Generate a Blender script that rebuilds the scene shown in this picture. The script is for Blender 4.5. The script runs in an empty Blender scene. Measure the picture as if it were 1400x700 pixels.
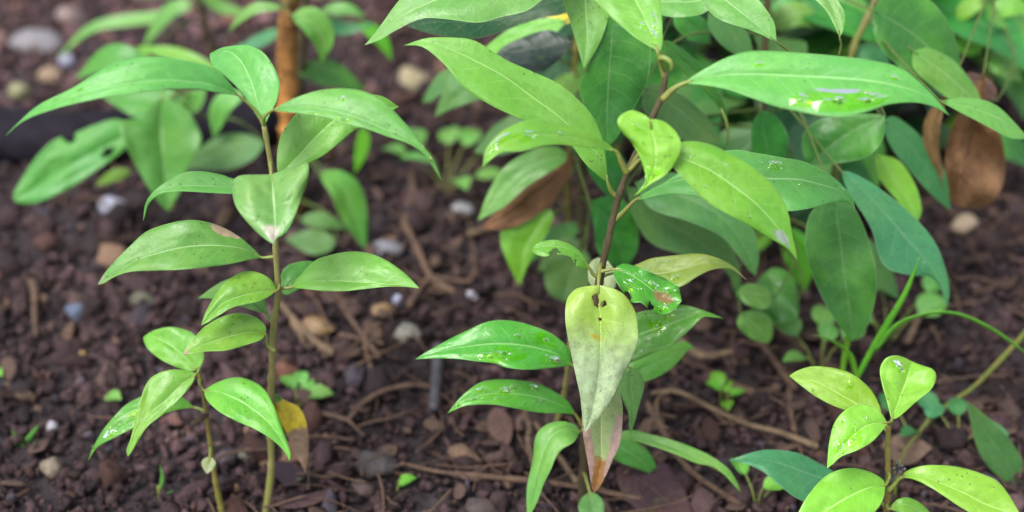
import bpy, math, random
import numpy as np
from mathutils import Vector, noise

# ------------------------------------------------------------------ camera, sky, sun, exposure
sc = bpy.context.scene
H, PITCH, HFOV = 0.55, math.radians(35), math.radians(40)
FPX = 700 / math.tan(HFOV / 2)                 # focal length in pixels of the 1400 px wide frame
cam = bpy.data.cameras.new('camera')
cam.sensor_width = 36
cam.angle = HFOV
cam.clip_start, cam.clip_end = 0.01, 200
camo = bpy.data.objects.new('camera', cam)
camo.location = (0, 0, H)
camo.rotation_euler = (math.pi / 2 - PITCH, 0, 0)
sc.collection.objects.link(camo)
sc.camera = camo
cam.dof.use_dof = True
cam.dof.focus_distance = 0.66
cam.dof.aperture_fstop = 4.0
cam.dof.aperture_blades = 0

SUN_EL, SUN_AZ = math.radians(58), math.radians(-142)     # azimuth from +Y towards +X
world = bpy.data.worlds.new('World')
sc.world = world
world.use_nodes = True
wn, wl = world.node_tree.nodes, world.node_tree.links
sky = wn.new('ShaderNodeTexSky')
sky.sky_type = 'NISHITA'
sky.sun_disc = False
sky.sun_elevation = SUN_EL
sky.sun_rotation = SUN_AZ
sky.dust_density = 3.0
hs = wn.new('ShaderNodeHueSaturation')
hs.inputs['Saturation'].default_value = 0.45
wl.new(sky.outputs[0], hs.inputs['Color'])
wl.new(hs.outputs[0], wn['Background'].inputs['Color'])
wn['Background'].inputs['Strength'].default_value = 0.125

sun = bpy.data.lights.new('sun', 'SUN')
sun.energy = 1.5
sun.angle = math.radians(24)
sun.color = (1.0, 0.97, 0.92)
suno = bpy.data.objects.new('sun', sun)
d = Vector((math.sin(SUN_AZ) * math.cos(SUN_EL), math.cos(SUN_AZ) * math.cos(SUN_EL), math.sin(SUN_EL)))
suno.rotation_euler = d.to_track_quat('Z', 'Y').to_euler()
sc.collection.objects.link(suno)

sc.view_settings.view_transform = 'Standard'
sc.view_settings.look = 'None'
sc.view_settings.gamma = 1
sc.view_settings.exposure = 1.42
sc.cycles.use_denoising = True
sc.cycles.max_bounces = 8
sc.cycles.transparent_max_bounces = 12
sc.cycles.sample_clamp_indirect = 6

random.seed(7)
rng = np.random.default_rng(7)
COL = sc.collection

# ------------------------------------------------------------------ pixel <-> place
CP, SP = math.cos(PITCH), math.sin(PITCH)

def ray(x, y):
    cx, cy = (x - 700) / FPX, -(y - 350) / FPX
    return np.array([cx, CP + cy * SP, -SP + cy * CP])

def at(x, y, Y):
    r = ray(x, y)
    return np.array([0, 0, H]) + r * (Y / r[1])

def ppm(x, y, Y):                              # pixels per metre at that place
    r = ray(x, y)
    return FPX / (Y / r[1])

def gz(x, y):                                  # height of the soil
    a = noise.noise(Vector((x * 5, y * 5, 1.3))) * 0.010
    b = noise.noise(Vector((x * 17, y * 17, 4.1))) * 0.005
    return a + b

def gp(x, y):                                  # point of the soil seen at a pixel
    r = ray(x, y)
    t = H / -r[2]
    for _ in range(4):
        t = (H - gz(r[0] * t, r[1] * t)) / -r[2]
    return np.array([0, 0, H]) + r * t

# ------------------------------------------------------------------ materials
def nmat(name):
    m = bpy.data.materials.new(name)
    m.use_nodes = True
    nt = m.node_tree
    nt.nodes.clear()
    out = nt.nodes.new('ShaderNodeOutputMaterial')
    return m, nt, out

class G:
    """small helper that writes shader node graphs"""
    def __init__(s, nt):
        s.nt = nt
    def n(s, t, **kw):
        nd = s.nt.nodes.new(t)
        for k, v in kw.items():
            setattr(nd, k, v)
        return nd
    def put(s, sock, v):
        if isinstance(v, bpy.types.NodeSocket):
            s.nt.links.new(v, sock)
        elif v is not None:
            if isinstance(v, tuple) and len(v) == 3 and sock.type == 'RGBA':
                v = v + (1,)
            sock.default_value = v
    def m(s, op, a, b=None, c=None, clamp=False):
        nd = s.n('ShaderNodeMath', operation=op, use_clamp=clamp)
        for i, v in enumerate((a, b, c)):
            if v is not None:
                s.put(nd.inputs[i], v)
        return nd.outputs[0]
    def mix(s, f, a, b, blend='MIX'):
        nd = s.n('ShaderNodeMix', data_type='RGBA', blend_type=blend)
        s.put(nd.inputs[0], f); s.put(nd.inputs[6], a); s.put(nd.inputs[7], b)
        return nd.outputs[2]
    def rng(s, v, a, b, c=0.0, d=1.0, smooth=True):
        nd = s.n('ShaderNodeMapRange', interpolation_type='SMOOTHSTEP' if smooth else 'LINEAR')
        for i, x in enumerate((v, a, b, c, d)):
            s.put(nd.inputs[i], x)
        return nd.outputs[0]
    def noise(s, vec, scale, detail=3.0, rough=0.5):
        nd = s.n('ShaderNodeTexNoise')
        s.put(nd.inputs['Vector'], vec); nd.inputs['Scale'].default_value = scale
        nd.inputs['Detail'].default_value = detail; nd.inputs['Roughness'].default_value = rough
        return nd.outputs['Fac']
    def voro(s, vec, scale, feature='F1'):
        nd = s.n('ShaderNodeTexVoronoi', feature=feature)
        s.put(nd.inputs['Vector'], vec); nd.inputs['Scale'].default_value = scale
        return nd
    def bsdf(s, col, rough, spec=0.5, normal=None):
        nd = s.n('ShaderNodeBsdfPrincipled')
        s.put(nd.inputs['Base Color'], col); s.put(nd.inputs['Roughness'], rough)
        s.put(nd.inputs['Specular IOR Level'], spec)
        if normal is not None:
            s.put(nd.inputs['Normal'], normal)
        return nd
    def bump(s, h, strength, dist):
        nd = s.n('ShaderNodeBump')
        s.put(nd.inputs['Height'], h); nd.inputs['Strength'].default_value = strength
        nd.inputs['Distance'].default_value = dist
        return nd.outputs[0]

def mul(c, k):
    return tuple(min(1, x * k) for x in c)

def leaf_mat(name, col, tint=None, vein=None, rough=(0.33, 0.52), transl=0.3, patches=(), ramp=(), specks=0.95,
             nveins=9, vary=0.12, spec=0.5, mottle=0.35, dust=0, bumpk=1.0, veinmix=0.85):
    """col base colour, tint second mottling colour, patches (u,v,ru,rv,colour,soft), ramp (v0,v1,colour)"""
    m, nt, out = nmat(name)
    g = G(nt)
    tint = tint or (col[0] * 1.5 + 0.01, col[1] * 1.15, col[2] * 0.9)
    vein = vein or (col[0] * 1.1 + 0.19, col[1] * 1.0 + 0.21, col[2] * 1.1 + 0.14)
    uv = g.n('ShaderNodeUVMap').outputs[0]
    sx = g.n('ShaderNodeSeparateXYZ'); g.put(sx.inputs[0], uv)
    u, v = sx.outputs[0], sx.outputs[1]
    obj = g.n('ShaderNodeTexCoord').outputs['Object']
    info = g.n('ShaderNodeObjectInfo').outputs['Random']
    off = g.n('ShaderNodeVectorMath', operation='ADD')
    g.put(off.inputs[0], obj)
    cmb = g.n('ShaderNodeCombineXYZ'); g.put(cmb.inputs[0], g.m('MULTIPLY', info, 3.7)); g.put(cmb.inputs[1], info)
    g.put(off.inputs[1], cmb.outputs[0])
    p = off.outputs[0]
    sgn = g.m('GREATER_THAN', u, 0.5)
    au = g.m('ABSOLUTE', g.m('MULTIPLY_ADD', u, 2.0, -1.0))
    n1 = g.noise(p, 38, 4)
    n2 = g.noise(p, 260, 3)
    n3 = g.noise(p, 900, 2)
    c = g.mix(g.m('MULTIPLY', g.rng(n1, 0.35, 0.7), mottle * 1.6, clamp=True), col, tint)
    c = g.mix(g.m('MULTIPLY', g.rng(n2, 0.4, 0.75), 0.35), c, mul(col, 0.62))
    # side veins leave the midrib forward and curve along the margin
    s0 = g.m('SUBTRACT', v, g.m('MULTIPLY', g.m('POWER', au, 1.25), 0.15))
    s0 = g.m('ADD', s0, g.m('MULTIPLY', g.m('SUBTRACT', n1, 0.5), 0.035))
    sv = g.m('ADD', g.m('MULTIPLY', s0, float(nveins)), g.m('MULTIPLY', sgn, 0.45))
    dv = g.m('ABSOLUTE', g.m('SUBTRACT', g.m('FRACT', sv), 0.5))
    vline = g.m('MULTIPLY', g.rng(dv, 0.0, 0.07, 1.0, 0.0), g.rng(au, 0.5, 0.95, 1.0, 0.0))
    wob = g.m('MULTIPLY', g.m('SUBTRACT', g.noise(p, 30, 2), 0.5), 0.03)
    am = g.m('ABSOLUTE', g.m('ADD', g.m('MULTIPLY_ADD', u, 2.0, -1.0), wob))
    mline = g.rng(am, 0.012, 0.046, 1.0, 0.0)
    c = g.mix(g.m('MULTIPLY', vline, 0.16), c, vein)
    c = g.mix(g.m('MULTIPLY', mline, veinmix), c, vein)
    net = g.voro(p, 420, 'DISTANCE_TO_EDGE').outputs['Distance']
    netl = g.rng(net, 0.0, 0.10, 1.0, 0.0)
    c = g.mix(g.m('MULTIPLY', netl, 0.07), c, vein)
    blot = g.rng(g.noise(p, 120, 4, 0.7), 0.60, 0.72)
    c = g.mix(g.m('MULTIPLY', blot, 0.2), c, (0.22, 0.36, 0.09))
    # paler strip beside the margin
    c = g.mix(g.m('MULTIPLY', g.rng(au, 0.955, 0.995), 0.45), c, vein)
    edge_n = g.m('MULTIPLY', g.m('SUBTRACT', g.m('ADD', g.m('MULTIPLY', g.noise(p, 90, 4, 0.65), 0.7), g.m('MULTIPLY', n2, 0.3)), 0.5), 1.5)
    for (v0, v1, rc) in ramp:
        c = g.mix(g.rng(g.m('ADD', v, g.m('MULTIPLY', edge_n, 0.22)), v0, v1), c, g.mix(g.rng(n2, 0.3, 0.7), rc, mul(rc, 0.65)))
    for (pu, pv, ru, rv, pc, soft) in patches:
        du = g.m('DIVIDE', g.m('SUBTRACT', u, pu), ru)
        dd = g.m('DIVIDE', g.m('SUBTRACT', v, pv), rv)
        dist = g.m('SQRT', g.m('ADD', g.m('MULTIPLY', du, du), g.m('MULTIPLY', dd, dd)))
        dist = g.m('ADD', dist, edge_n)
        c = g.mix(g.rng(dist, 1.0 - soft, 1.0, 1.0, 0.0), c, g.mix(g.rng(n2, 0.35, 0.65), pc, mul(pc, 0.75)))
    if dust:
        vd = g.voro(p, 1100)
        kd = g.m('GREATER_THAN', g.m('ADD', g.noise(p, 90, 4, 0.7), g.m('MULTIPLY', v, 0.22)), 0.62)
        c = g.mix(g.m('MULTIPLY', g.m('MULTIPLY', g.rng(vd.outputs['Distance'], 0.2, 0.4, 1.0, 0.0), kd), dust), c, (0.05, 0.055, 0.03))
    if specks:
        vo = g.voro(p, 330)
        keep = g.m('GREATER_THAN', g.noise(p, 70, 3), 0.66 - 0.1 * specks)
        sp = g.m('MULTIPLY', g.rng(vo.outputs['Distance'], 0.10, 0.22, 1.0, 0.0), keep)
        c = g.mix(g.m('MULTIPLY', sp, 0.75), c, (0.06, 0.045, 0.02))
        vo2 = g.voro(p, 210)
        k2 = g.m('GREATER_THAN', g.noise(p, 55, 2), 0.69)
        sp2 = g.m('MULTIPLY', g.rng(vo2.outputs['Distance'], 0.07, 0.2, 1.0, 0.0), k2)
        c = g.mix(g.m('MULTIPLY', sp2, 0.5), c, (0.45, 0.48, 0.30))
    hv = g.n('ShaderNodeHueSaturation')
    g.put(hv.inputs['Hue'], g.m('MULTIPLY_ADD', info, 0.03, 0.485))
    g.put(hv.inputs['Value'], g.m('MULTIPLY_ADD', info, 2 * vary, 1 - vary))
    g.put(hv.inputs['Color'], c)
    c = hv.outputs[0]
    # relief: sunken midrib, quilting between the veins, fine grain
    h = g.m('ADD', g.m('MULTIPLY', vline, -0.22), g.m('MULTIPLY', mline, -0.8))
    h = g.m('ADD', h, g.m('MULTIPLY', g.rng(dv, 0.0, 0.5, 0.0, 1.0), 0.16))
    h = g.m('ADD', h, g.m('MULTIPLY', netl, -0.14))
    h = g.m('ADD', h, g.m('MULTIPLY', n2, 0.6))
    h = g.m('ADD', h, g.m('MULTIPLY', n3, 0.4))
    if bumpk > 1:
        h = g.m('ADD', h, g.m('MULTIPLY', g.noise(p, 75, 5, 0.7), 1.5))
    nrm = g.bump(h, min(1.0, 0.5 * bumpk), 0.0005 * bumpk)
    r = g.rng(n1, 0.3, 0.75, rough[0], rough[1])
    b = g.bsdf(c, r, spec, nrm)
    tr = g.n('ShaderNodeBsdfTranslucent')
    g.put(tr.inputs['Color'], g.mix(0.5, c, (min(1, col[0] * 2.4 + .02), min(1, col[1] * 1.9), col[2] * 0.8)))
    mx = g.n('ShaderNodeMixShader'); mx.inputs[0].default_value = transl
    nt.links.new(b.outputs[0], mx.inputs[1]); nt.links.new(tr.outputs[0], mx.inputs[2])
    nt.links.new(mx.outputs[0], out.inputs[0])
    return m

def rough_mat(name, c1, c2, scale=120, rough=0.75, spec=0.3, bump=0.6, dist=0.001, stretch=(1, 1, 1), c3=None):
    m, nt, out = nmat(name)
    g = G(nt)
    obj = g.n('ShaderNodeTexCoord').outputs['Object']
    mp = g.n('ShaderNodeMapping'); mp.inputs['Scale'].default_value = stretch
    g.put(mp.inputs[0], obj)
    p = mp.outputs[0]
    a = g.noise(p, scale, 5, 0.6)
    b2 = g.noise(p, scale * 4, 4, 0.6)
    c = g.mix(g.rng(a, 0.35, 0.65), c1, c2)
    c = g.mix(g.m('MULTIPLY', g.rng(b2, 0.45, 0.75), 0.5), c, c3 or mul(c1, 0.5))
    h = g.m('ADD', a, g.m('MULTIPLY', b2, 0.4))
    b = g.bsdf(c, rough, spec, g.bump(h, bump, dist))
    nt.links.new(b.outputs[0], out.inputs[0])
    return m

def water_mat(name, tint):
    m, nt, out = nmat(name)
    g = G(nt)
    tr = g.n('ShaderNodeBsdfTransparent'); g.put(tr.inputs[0], tint)
    gl = g.n('ShaderNodeBsdfGlossy'); gl.inputs['Roughness'].default_value = 0.06
    g.put(gl.inputs[0], (1, 1, 1))
    fr = g.n('ShaderNodeFresnel'); fr.inputs[0].default_value = 1.36
    mx = g.n('ShaderNodeMixShader')
    g.put(mx.inputs[0], g.m('MULTIPLY', fr.outputs[0], 1.15, clamp=True))
    nt.links.new(tr.outputs[0], mx.inputs[1]); nt.links.new(gl.outputs[0], mx.inputs[2])
    nt.links.new(mx.outputs[0], out.inputs[0])
    return m

WATER = water_mat('water', (0.86, 0.99, 0.36))
M = {}
M['sage'] = leaf_mat('leaf_sage', (0.105, 0.315, 0.062), tint=(0.13, 0.36, 0.045))
M['fern'] = leaf_mat('leaf_fern', (0.12, 0.40, 0.045), tint=(0.16, 0.41, 0.075))
M['mid'] = leaf_mat('leaf_mid', (0.10, 0.30, 0.05))
M['fresh'] = leaf_mat('leaf_fresh', (0.12, 0.35, 0.035))
M['lime'] = leaf_mat('leaf_lime', (0.19, 0.41, 0.028), tint=(0.23, 0.43, 0.05))
M['limepatch'] = leaf_mat('leaf_olive_lime', (0.15, 0.33, 0.035), ramp=((0.86, 0.98, (0.42, 0.34, 0.22)),))
M['glossy'] = leaf_mat('leaf_glossy', (0.075, 0.28, 0.03), rough=(0.2, 0.32), specks=0.3)
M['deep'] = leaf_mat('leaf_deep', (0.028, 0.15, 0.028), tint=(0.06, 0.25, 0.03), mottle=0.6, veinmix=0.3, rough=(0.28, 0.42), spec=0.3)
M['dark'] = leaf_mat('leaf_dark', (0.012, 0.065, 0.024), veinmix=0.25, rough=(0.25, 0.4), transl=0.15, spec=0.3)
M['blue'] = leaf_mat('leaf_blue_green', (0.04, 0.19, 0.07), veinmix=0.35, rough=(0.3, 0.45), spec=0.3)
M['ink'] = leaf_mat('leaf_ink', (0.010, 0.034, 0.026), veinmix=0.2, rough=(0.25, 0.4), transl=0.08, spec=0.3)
M['dull'] = leaf_mat('leaf_dull', (0.065, 0.185, 0.05), veinmix=0.3, rough=(0.4, 0.55), spec=0.3)
M['back'] = leaf_mat('leaf_back', (0.06, 0.245, 0.04), spec=0.35, veinmix=0.35)
M['bark_dark'] = leaf_mat('leaf_dead_dark', (0.028, 0.017, 0.024), tint=(0.04, 0.024, 0.03), vein=(0.05, 0.035, 0.03), transl=0.05, rough=(0.55, 0.75), spec=0.15)
M['bright'] = leaf_mat('leaf_bright', (0.10, 0.36, 0.02))
M['paletip'] = leaf_mat('leaf_pale_tip', (0.12, 0.30, 0.07), patches=((0.40, 0.86, 0.30, 0.17, (0.52, 0.48, 0.40), 0.6),))
M['tanpatch'] = leaf_mat('leaf_tan_patch', (0.085, 0.26, 0.04), patches=((0.04, 0.24, 0.20, 0.085, (0.40, 0.30, 0.19), 0.25),), ramp=((0.9, 1.0, (0.30, 0.36, 0.2)),))
M['yellowleaf'] = leaf_mat('leaf_yellowing', (0.27, 0.40, 0.05), tint=(0.22, 0.38, 0.07), ramp=((0.22, 0.60, (0.33, 0.43, 0.24)),),
                           patches=((0.42, 0.36, 0.15, 0.03, (0.36, 0.30, 0.03), 0.8), (0.42, 0.105, 0.11, 0.058, (0.30, 0.22, 0.09), 0.45), (0.58, 0.14, 0.10, 0.026, (0.28, 0.2, 0.08), 0.45), (0.49, 0.232, 0.035, 0.014, (0.2, 0.13, 0.06), 0.5)), specks=0.8, dust=0.5, vary=0.02, veinmix=0.35)
M['brownleaf'] = leaf_mat('leaf_browning', (0.20, 0.32, 0.10), tint=(0.28, 0.36, 0.18), specks=1.3, dust=0.7, vary=0.02,
                          patches=((0.02, 0.62, 0.28, 0.40, (0.32, 0.22, 0.17), 0.35), (0.97, 0.60, 0.28, 0.30, (0.36, 0.26, 0.21), 0.35)),
                          ramp=((0.66, 0.72, (0.27, 0.14, 0.03)),))
M['yellowbrown'] = leaf_mat('leaf_yellow_brown', (0.05, 0.2, 0.02), vary=0.02, specks=1.0,
                            ramp=((0.14, 0.19, (0.60, 0.50, 0.03)), (0.50, 0.56, (0.34, 0.24, 0.15))))
M['greytip'] = leaf_mat('leaf_grey_tip', (0.115, 0.34, 0.03), patches=((0.62, 0.86, 0.30, 0.09, (0.30, 0.36, 0.30), 0.5),))
M['wilt'] = leaf_mat('leaf_olive', (0.20, 0.32, 0.05), patches=((0.5, 0.98, 0.9, 0.09, (0.40, 0.3, 0.18), 0.4),))
M['wetleaf'] = leaf_mat('leaf_soaked', (0.055, 0.26, 0.02), rough=(0.12, 0.25), patches=((0.5, 0.75, 0.2, 0.2, (0.22, 0.15, 0.06), 0.6),), specks=1.2)
M['dead'] = leaf_mat('leaf_dead_brown', (0.27, 0.155, 0.075), tint=(0.14, 0.075, 0.035), bumpk=4.0, mottle=0.6, vein=(0.24, 0.16, 0.09), transl=0.15, rough=(0.5, 0.7), spec=0.12)
M['deadpink'] = leaf_mat('leaf_dead_pink', (0.17, 0.105, 0.085), tint=(0.11, 0.07, 0.055), vein=(0.2, 0.14, 0.11), bumpk=3.0, mottle=0.6, transl=0.1, rough=(0.5, 0.7), spec=0.12)
M['deadpurple'] = leaf_mat('leaf_dead_purple', (0.06, 0.035, 0.042), tint=(0.09, 0.05, 0.045), vein=(0.12, 0.08, 0.065), bumpk=3.0, mottle=0.6, transl=0.05, rough=(0.55, 0.75), spec=0.12)
M['yellow'] = leaf_mat('leaf_yellow', (0.45, 0.40, 0.02), vein=(0.5, 0.5, 0.1))
M['pale'] = leaf_mat('leaf_pale_grey', (0.27, 0.38, 0.20))
STEMG = rough_mat('stem_green', (0.17, 0.19, 0.045), (0.22, 0.19, 0.075), 180, 0.5, 0.4, 0.5, 0.0006, (1, 1, 0.35), (0.12, 0.08, 0.035))
STEMB = rough_mat('stem_bark', (0.06, 0.05, 0.022), (0.10, 0.075, 0.042), 260, 0.6, 0.35, 0.8, 0.0008, (1, 1, 0.5), (0.05, 0.035, 0.02))
STEMY = rough_mat('stem_olive', (0.15, 0.15, 0.03), (0.19, 0.15, 0.045), 150, 0.5, 0.4, 0.4, 0.0006, (1, 1, 0.4), (0.2, 0.1, 0.05))
PETG = rough_mat('petiole_green', (0.14, 0.20, 0.035), (0.17, 0.17, 0.04), 120, 0.45, 0.4, 0.2, 0.0004)
VINE = rough_mat('vine_green', (0.10, 0.14, 0.025), (0.13, 0.12, 0.035), 110, 0.5, 0.3, 0.4, 0.0006)
PETD = rough_mat('petiole_dark_green', (0.06, 0.11, 0.022), (0.08, 0.10, 0.025), 120, 0.5, 0.3, 0.2, 0.0004)
BARKO = rough_mat('bark_orange', (0.46, 0.21, 0.055), (0.08, 0.045, 0.022), 60, 0.8, 0.2, 0.8, 0.002, (1, 1, 0.25))
TWIG = rough_mat('twig_bark', (0.11, 0.07, 0.048), (0.07, 0.045, 0.034), 150, 0.8, 0.15, 0.8, 0.0008)
TWIGL = rough_mat('twig_pale', (0.15, 0.105, 0.066), (0.09, 0.062, 0.042), 150, 0.8, 0.15, 0.8, 0.0008)
TWIGD = rough_mat('twig_grey', (0.06, 0.058, 0.07), (0.04, 0.034, 0.038), 110, 0.6, 0.4, 0.8, 0.001)
HOSE = rough_mat('hose_plastic', (0.007, 0.006, 0.010), (0.015, 0.012, 0.018), 60, 0.8, 0.12, 0.5, 0.003)

# ------------------------------------------------------------------ mesh helpers
def link(name, me, parent=None):
    o = bpy.data.objects.new(name, me)
    COL.objects.link(o)
    if parent is not None:
        o.parent = parent
    return o

def tag(o, label=None, cat=None, group=None, kind=None):
    for k, v in (('label', label), ('category', cat), ('group', group), ('kind', kind)):
        if v:
            o[k] = v
    return o

def thing(name, loc, label, cat, group=None):
    o = link(name, None)
    o.location = loc
    return tag(o, label, cat, group)

def origin(parent):
    v = np.zeros(3)
    while parent is not None:
        v = v + np.array(parent.location)
        parent = parent.parent
    return v

def mesh(name, V, F, mat, parent=None, uv=None, smooth=True):
    V = np.asarray(V, float) - origin(parent)
    me = bpy.data.meshes.new(name)
    me.from_pydata([tuple(p) for p in V], [], F)
    if smooth:
        me.polygons.foreach_set('use_smooth', [True] * len(me.polygons))
    if uv is not None:
        l = me.uv_layers.new(name='UVMap')
        idx = np.empty(len(me.loops), int)
        me.loops.foreach_get('vertex_index', idx)
        l.data.foreach_set('uv', np.asarray(uv, float)[idx].ravel())
    me.materials.append(mat)
    return link(name, me, parent)

def P(s):
    if not isinstance(s, str):
        return [tuple(map(float, p)) for p in s]
    return [tuple(float(c) for c in q.split(',')) for q in s.split()]

def spline(pts, n, par=None):
    """Catmull-Rom through pts, n samples evenly spread by length"""
    pts = np.asarray(pts, float)
    if len(pts) == 2:
        t = np.linspace(0, 1, n)[:, None]
        return pts[0] * (1 - t) + pts[1] * t
    q = np.vstack([2 * pts[0] - pts[1], pts, 2 * pts[-1] - pts[-2]])
    res = []
    for i in range(len(pts) - 1):
        t = np.linspace(0, 1, 16, endpoint=False)[:, None]
        a, b, c, e = q[i], q[i + 1], q[i + 2], q[i + 3]
        res.append(0.5 * (2 * b + (c - a) * t + (2 * a - 5 * b + 4 * c - e) * t ** 2 + (3 * b - a - 3 * c + e) * t ** 3))
    res.append(pts[-1:])
    res = np.vstack(res)
    L = np.concatenate([[0], np.cumsum(np.linalg.norm(np.diff(res, axis=0), axis=1))])
    s = np.linspace(0, L[-1], n)
    return np.stack([np.interp(s, L, res[:, j]) for j in range(res.shape[1])], 1)

def tube_geo(pts, radii, n=28, seg=9, knob=0.0, seed=0):
    """a tube with caps through pts; radii is interpolated along it; knob gives it lumps and nodes"""
    c = spline(pts, n)
    r = np.interp(np.linspace(0, 1, n), np.linspace(0, 1, len(radii)), radii)
    if knob:
        for i in range(n):
            r[i] *= 1 + knob * noise.noise(Vector((i * 0.55, seed * 3.1, 0.5))) + (knob * 0.9 if i % 7 == 3 else 0)
    T = np.gradient(c, axis=0)
    T /= np.linalg.norm(T, axis=1)[:, None] + 1e-12
    ref = np.array([0.3, 0.9, 0.2]) if abs(T[0] @ np.array([0.3, 0.9, 0.2])) < 0.85 else np.array([1.0, 0, 0])
    V, F = [], []
    for i in range(n):
        a = np.cross(T[i], ref); a /= np.linalg.norm(a)
        b = np.cross(T[i], a)
        for j in range(seg):
            w = 2 * math.pi * j / seg
            rr = r[i] * (1 + (knob * 0.5 * noise.noise(Vector((i * 0.8, j * 1.3, seed))) if knob else 0))
            V.append(c[i] + (a * math.cos(w) + b * math.sin(w)) * rr)
    for i in range(n - 1):
        for j in range(seg):
            k = (j + 1) % seg
            F.append((i * seg + j, i * seg + k, (i + 1) * seg + k, (i + 1) * seg + j))
    V.append(c[0] - T[0] * r[0] * 0.4); V.append(c[-1] + T[-1] * r[-1] * 0.5)
    for j in range(seg):
        k = (j + 1) % seg
        F.append((len(V) - 2, k, j)); F.append((len(V) - 1, (n - 1) * seg + j, (n - 1) * seg + k))
    return V, F

def tube(name, pts, radii, mat, parent=None, n=28, seg=9, knob=0.0, seed=0):
    V, F = tube_geo(pts, radii, n, seg, knob, seed)
    return mesh(name, V, F, mat, parent)

def merge(geos):
    V, F = [], []
    for v, f in geos:
        o = len(V)
        V += list(v)
        F += [tuple(i + o for i in q) for q in f]
    return V, F

# ------------------------------------------------------------------ leaves
SURF = {}

def grid_leaf(S, mat, parent, holes=(), notch=None, thick=0.00032, name='leaf', label=None):
    """S: (nv, nu, 3) points, v along the midrib, u across"""
    nv, nu = S.shape[:2]
    uu = np.linspace(0, 1, nu)
    vv = np.linspace(0, 1, nv)
    uv = np.stack(np.meshgrid(uu, vv), -1).reshape(-1, 2)
    F = []
    for i in range(nv - 1):
        for j in range(nu - 1):
            cu, cv = (uu[j] + uu[j + 1]) / 2, (vv[i] + vv[i + 1]) / 2
            skip = False
            for (hu, hv, ru, rv) in holes:
                w = noise.noise(Vector((cu * 9, cv * 22, hu * 7))) * 0.55
                if ((cu - hu) / ru) ** 2 + ((cv - hv) / rv) ** 2 < (1 + w) ** 2:
                    skip = True
            if not skip:
                F.append((i * nu + j, i * nu + j + 1, (i + 1) * nu + j + 1, (i + 1) * nu + j))
    o = mesh(name, S.reshape(-1, 3), F, mat, parent, uv)
    if thick:
        md = o.modifiers.new('blade thickness', 'SOLIDIFY')
        md.thickness = thick
        md.offset = 0
    if label:
        o['label'] = label
    SURF[o.name] = S
    return o

def shape_noise(t, u, seed, amp):
    return amp * noise.noise(Vector((t * 3.2, u * 1.6, seed * 5.37)))

def edge_leaf(parent, mat, base, tip, mid, A, B, Y, dY=0.0, bow=0.0, k=0.9, keel=0.10, camber=0.10, wave=0.08,
              nv=44, nu=25, pet=None, stem=None, petw=5, petmat=None, holes=(), drops=(), thick=0.00032, label=None, seed=None, petY=None, crumple=1.0, bd=0):
    """leaf whose midrib and two margins run through the given points; depth from its tilt"""
    base, tip = P(base)[0], P(tip)[0]
    Mi = spline([base] + P(mid) + [tip], nv)
    Ae = spline([base] + P(A) + [tip], nv)
    Be = spline([base] + P(B) + [tip], nv)
    seed = random.random() * 50 if seed is None else seed
    S = np.zeros((nv, nu, 3))
    for i in range(nv):
        t = i / (nv - 1)
        Yc = Y + dY * t + bow * 4 * t * (1 - t)
        pm = ppm(Mi[i, 0], Mi[i, 1], Yc)
        for j in range(nu):
            u = -1 + 2 * j / (nu - 1)
            E = Ae[i] if u < 0 else Be[i]
            a = abs(u)
            q = Mi[i] * (1 - a) + E * a
            off = q - Mi[i]
            w = np.linalg.norm(E - Mi[i])
            dp = k * (-off[1]) / pm - keel * np.linalg.norm(off) / pm
            dp -= camber * math.sin(math.pi * a) * w / pm * 0.6
            dp += wave * a ** 3 * w / pm * math.sin(2 * math.pi * (2.6 * t) + seed + (1.4 if u < 0 else 0))
            env = max(0.0, math.sin(math.pi * t)) ** 0.5
            dp += shape_noise(t, u, seed, 0.11 * crumple) * max(w, 12) / pm * env
            dp += shape_noise(t * 3.5, u * 2.6, seed + 3, 0.028 * crumple) * max(w, 12) / pm * env
            S[i, j] = at(q[0], q[1], Yc + dp)
    lf = grid_leaf(S, mat, parent, holes, thick=thick, label=label)
    add_petiole(lf, parent, S[0, nu // 2], S[2, nu // 2], base, Y, pet, stem, petw, petmat, petY)
    for dq in drops:
        drop(lf, S, *dq)
    if bd or drops:
        beads(lf, S, bd or min(7, 2 + 2 * len(drops)), seed)
    return lf

def add_petiole(lf, parent, b3, b4, base, Y, pet, stem, petw, petmat, petY=None):
    if petmat is None and 'blade thickness' not in lf.modifiers:
        petmat, petw = PETD, petw * 0.8
    if pet is None and stem is None:
        return
    fwd = (b4 - b3) / (np.linalg.norm(b4 - b3) + 1e-9)
    if pet is not None:
        pp = P(pet)
        pts = [at(x, y, petY if petY else Y) for x, y in pp] + [b3, b3 + fwd * 0.004]
    else:
        dd = np.linalg.norm(stem - b3, axis=1) + 0.25 * np.maximum(0, stem[:, 2] - b3[2])
        q = stem[int(np.argmin(dd))]
        L = np.linalg.norm(b3 - q)
        pts = [q, (q + b3) / 2 - fwd * L * 0.15 + np.array([0, 0, 0.06 * L]), b3, b3 + fwd * 0.004]
    r = petw / 2 / ppm(base[0], base[1], Y)
    tube('petiole', pts, [r * 1.2, r, r * 0.8, r * 0.45], petmat or PETG, lf, 14, 7)

def beads(lf, S, n, seed):
    r = random.Random(seed)
    nv, nu = S.shape[:2]
    L = np.linalg.norm(np.diff(S[:, nu // 2], axis=0), axis=1).sum()
    for _ in range(n):
        v, u = r.uniform(0.15, 0.9), r.uniform(0.12, 0.88)
        i = int(v * (nv - 1))
        W = np.linalg.norm(S[i, -1] - S[i, 0]) + 1e-4
        q = r.uniform(0.0005, 0.0012)
        drop(lf, S, u, v, q / W, q / L, q * 0.7, r.random() * 40, 0.12)

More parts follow.
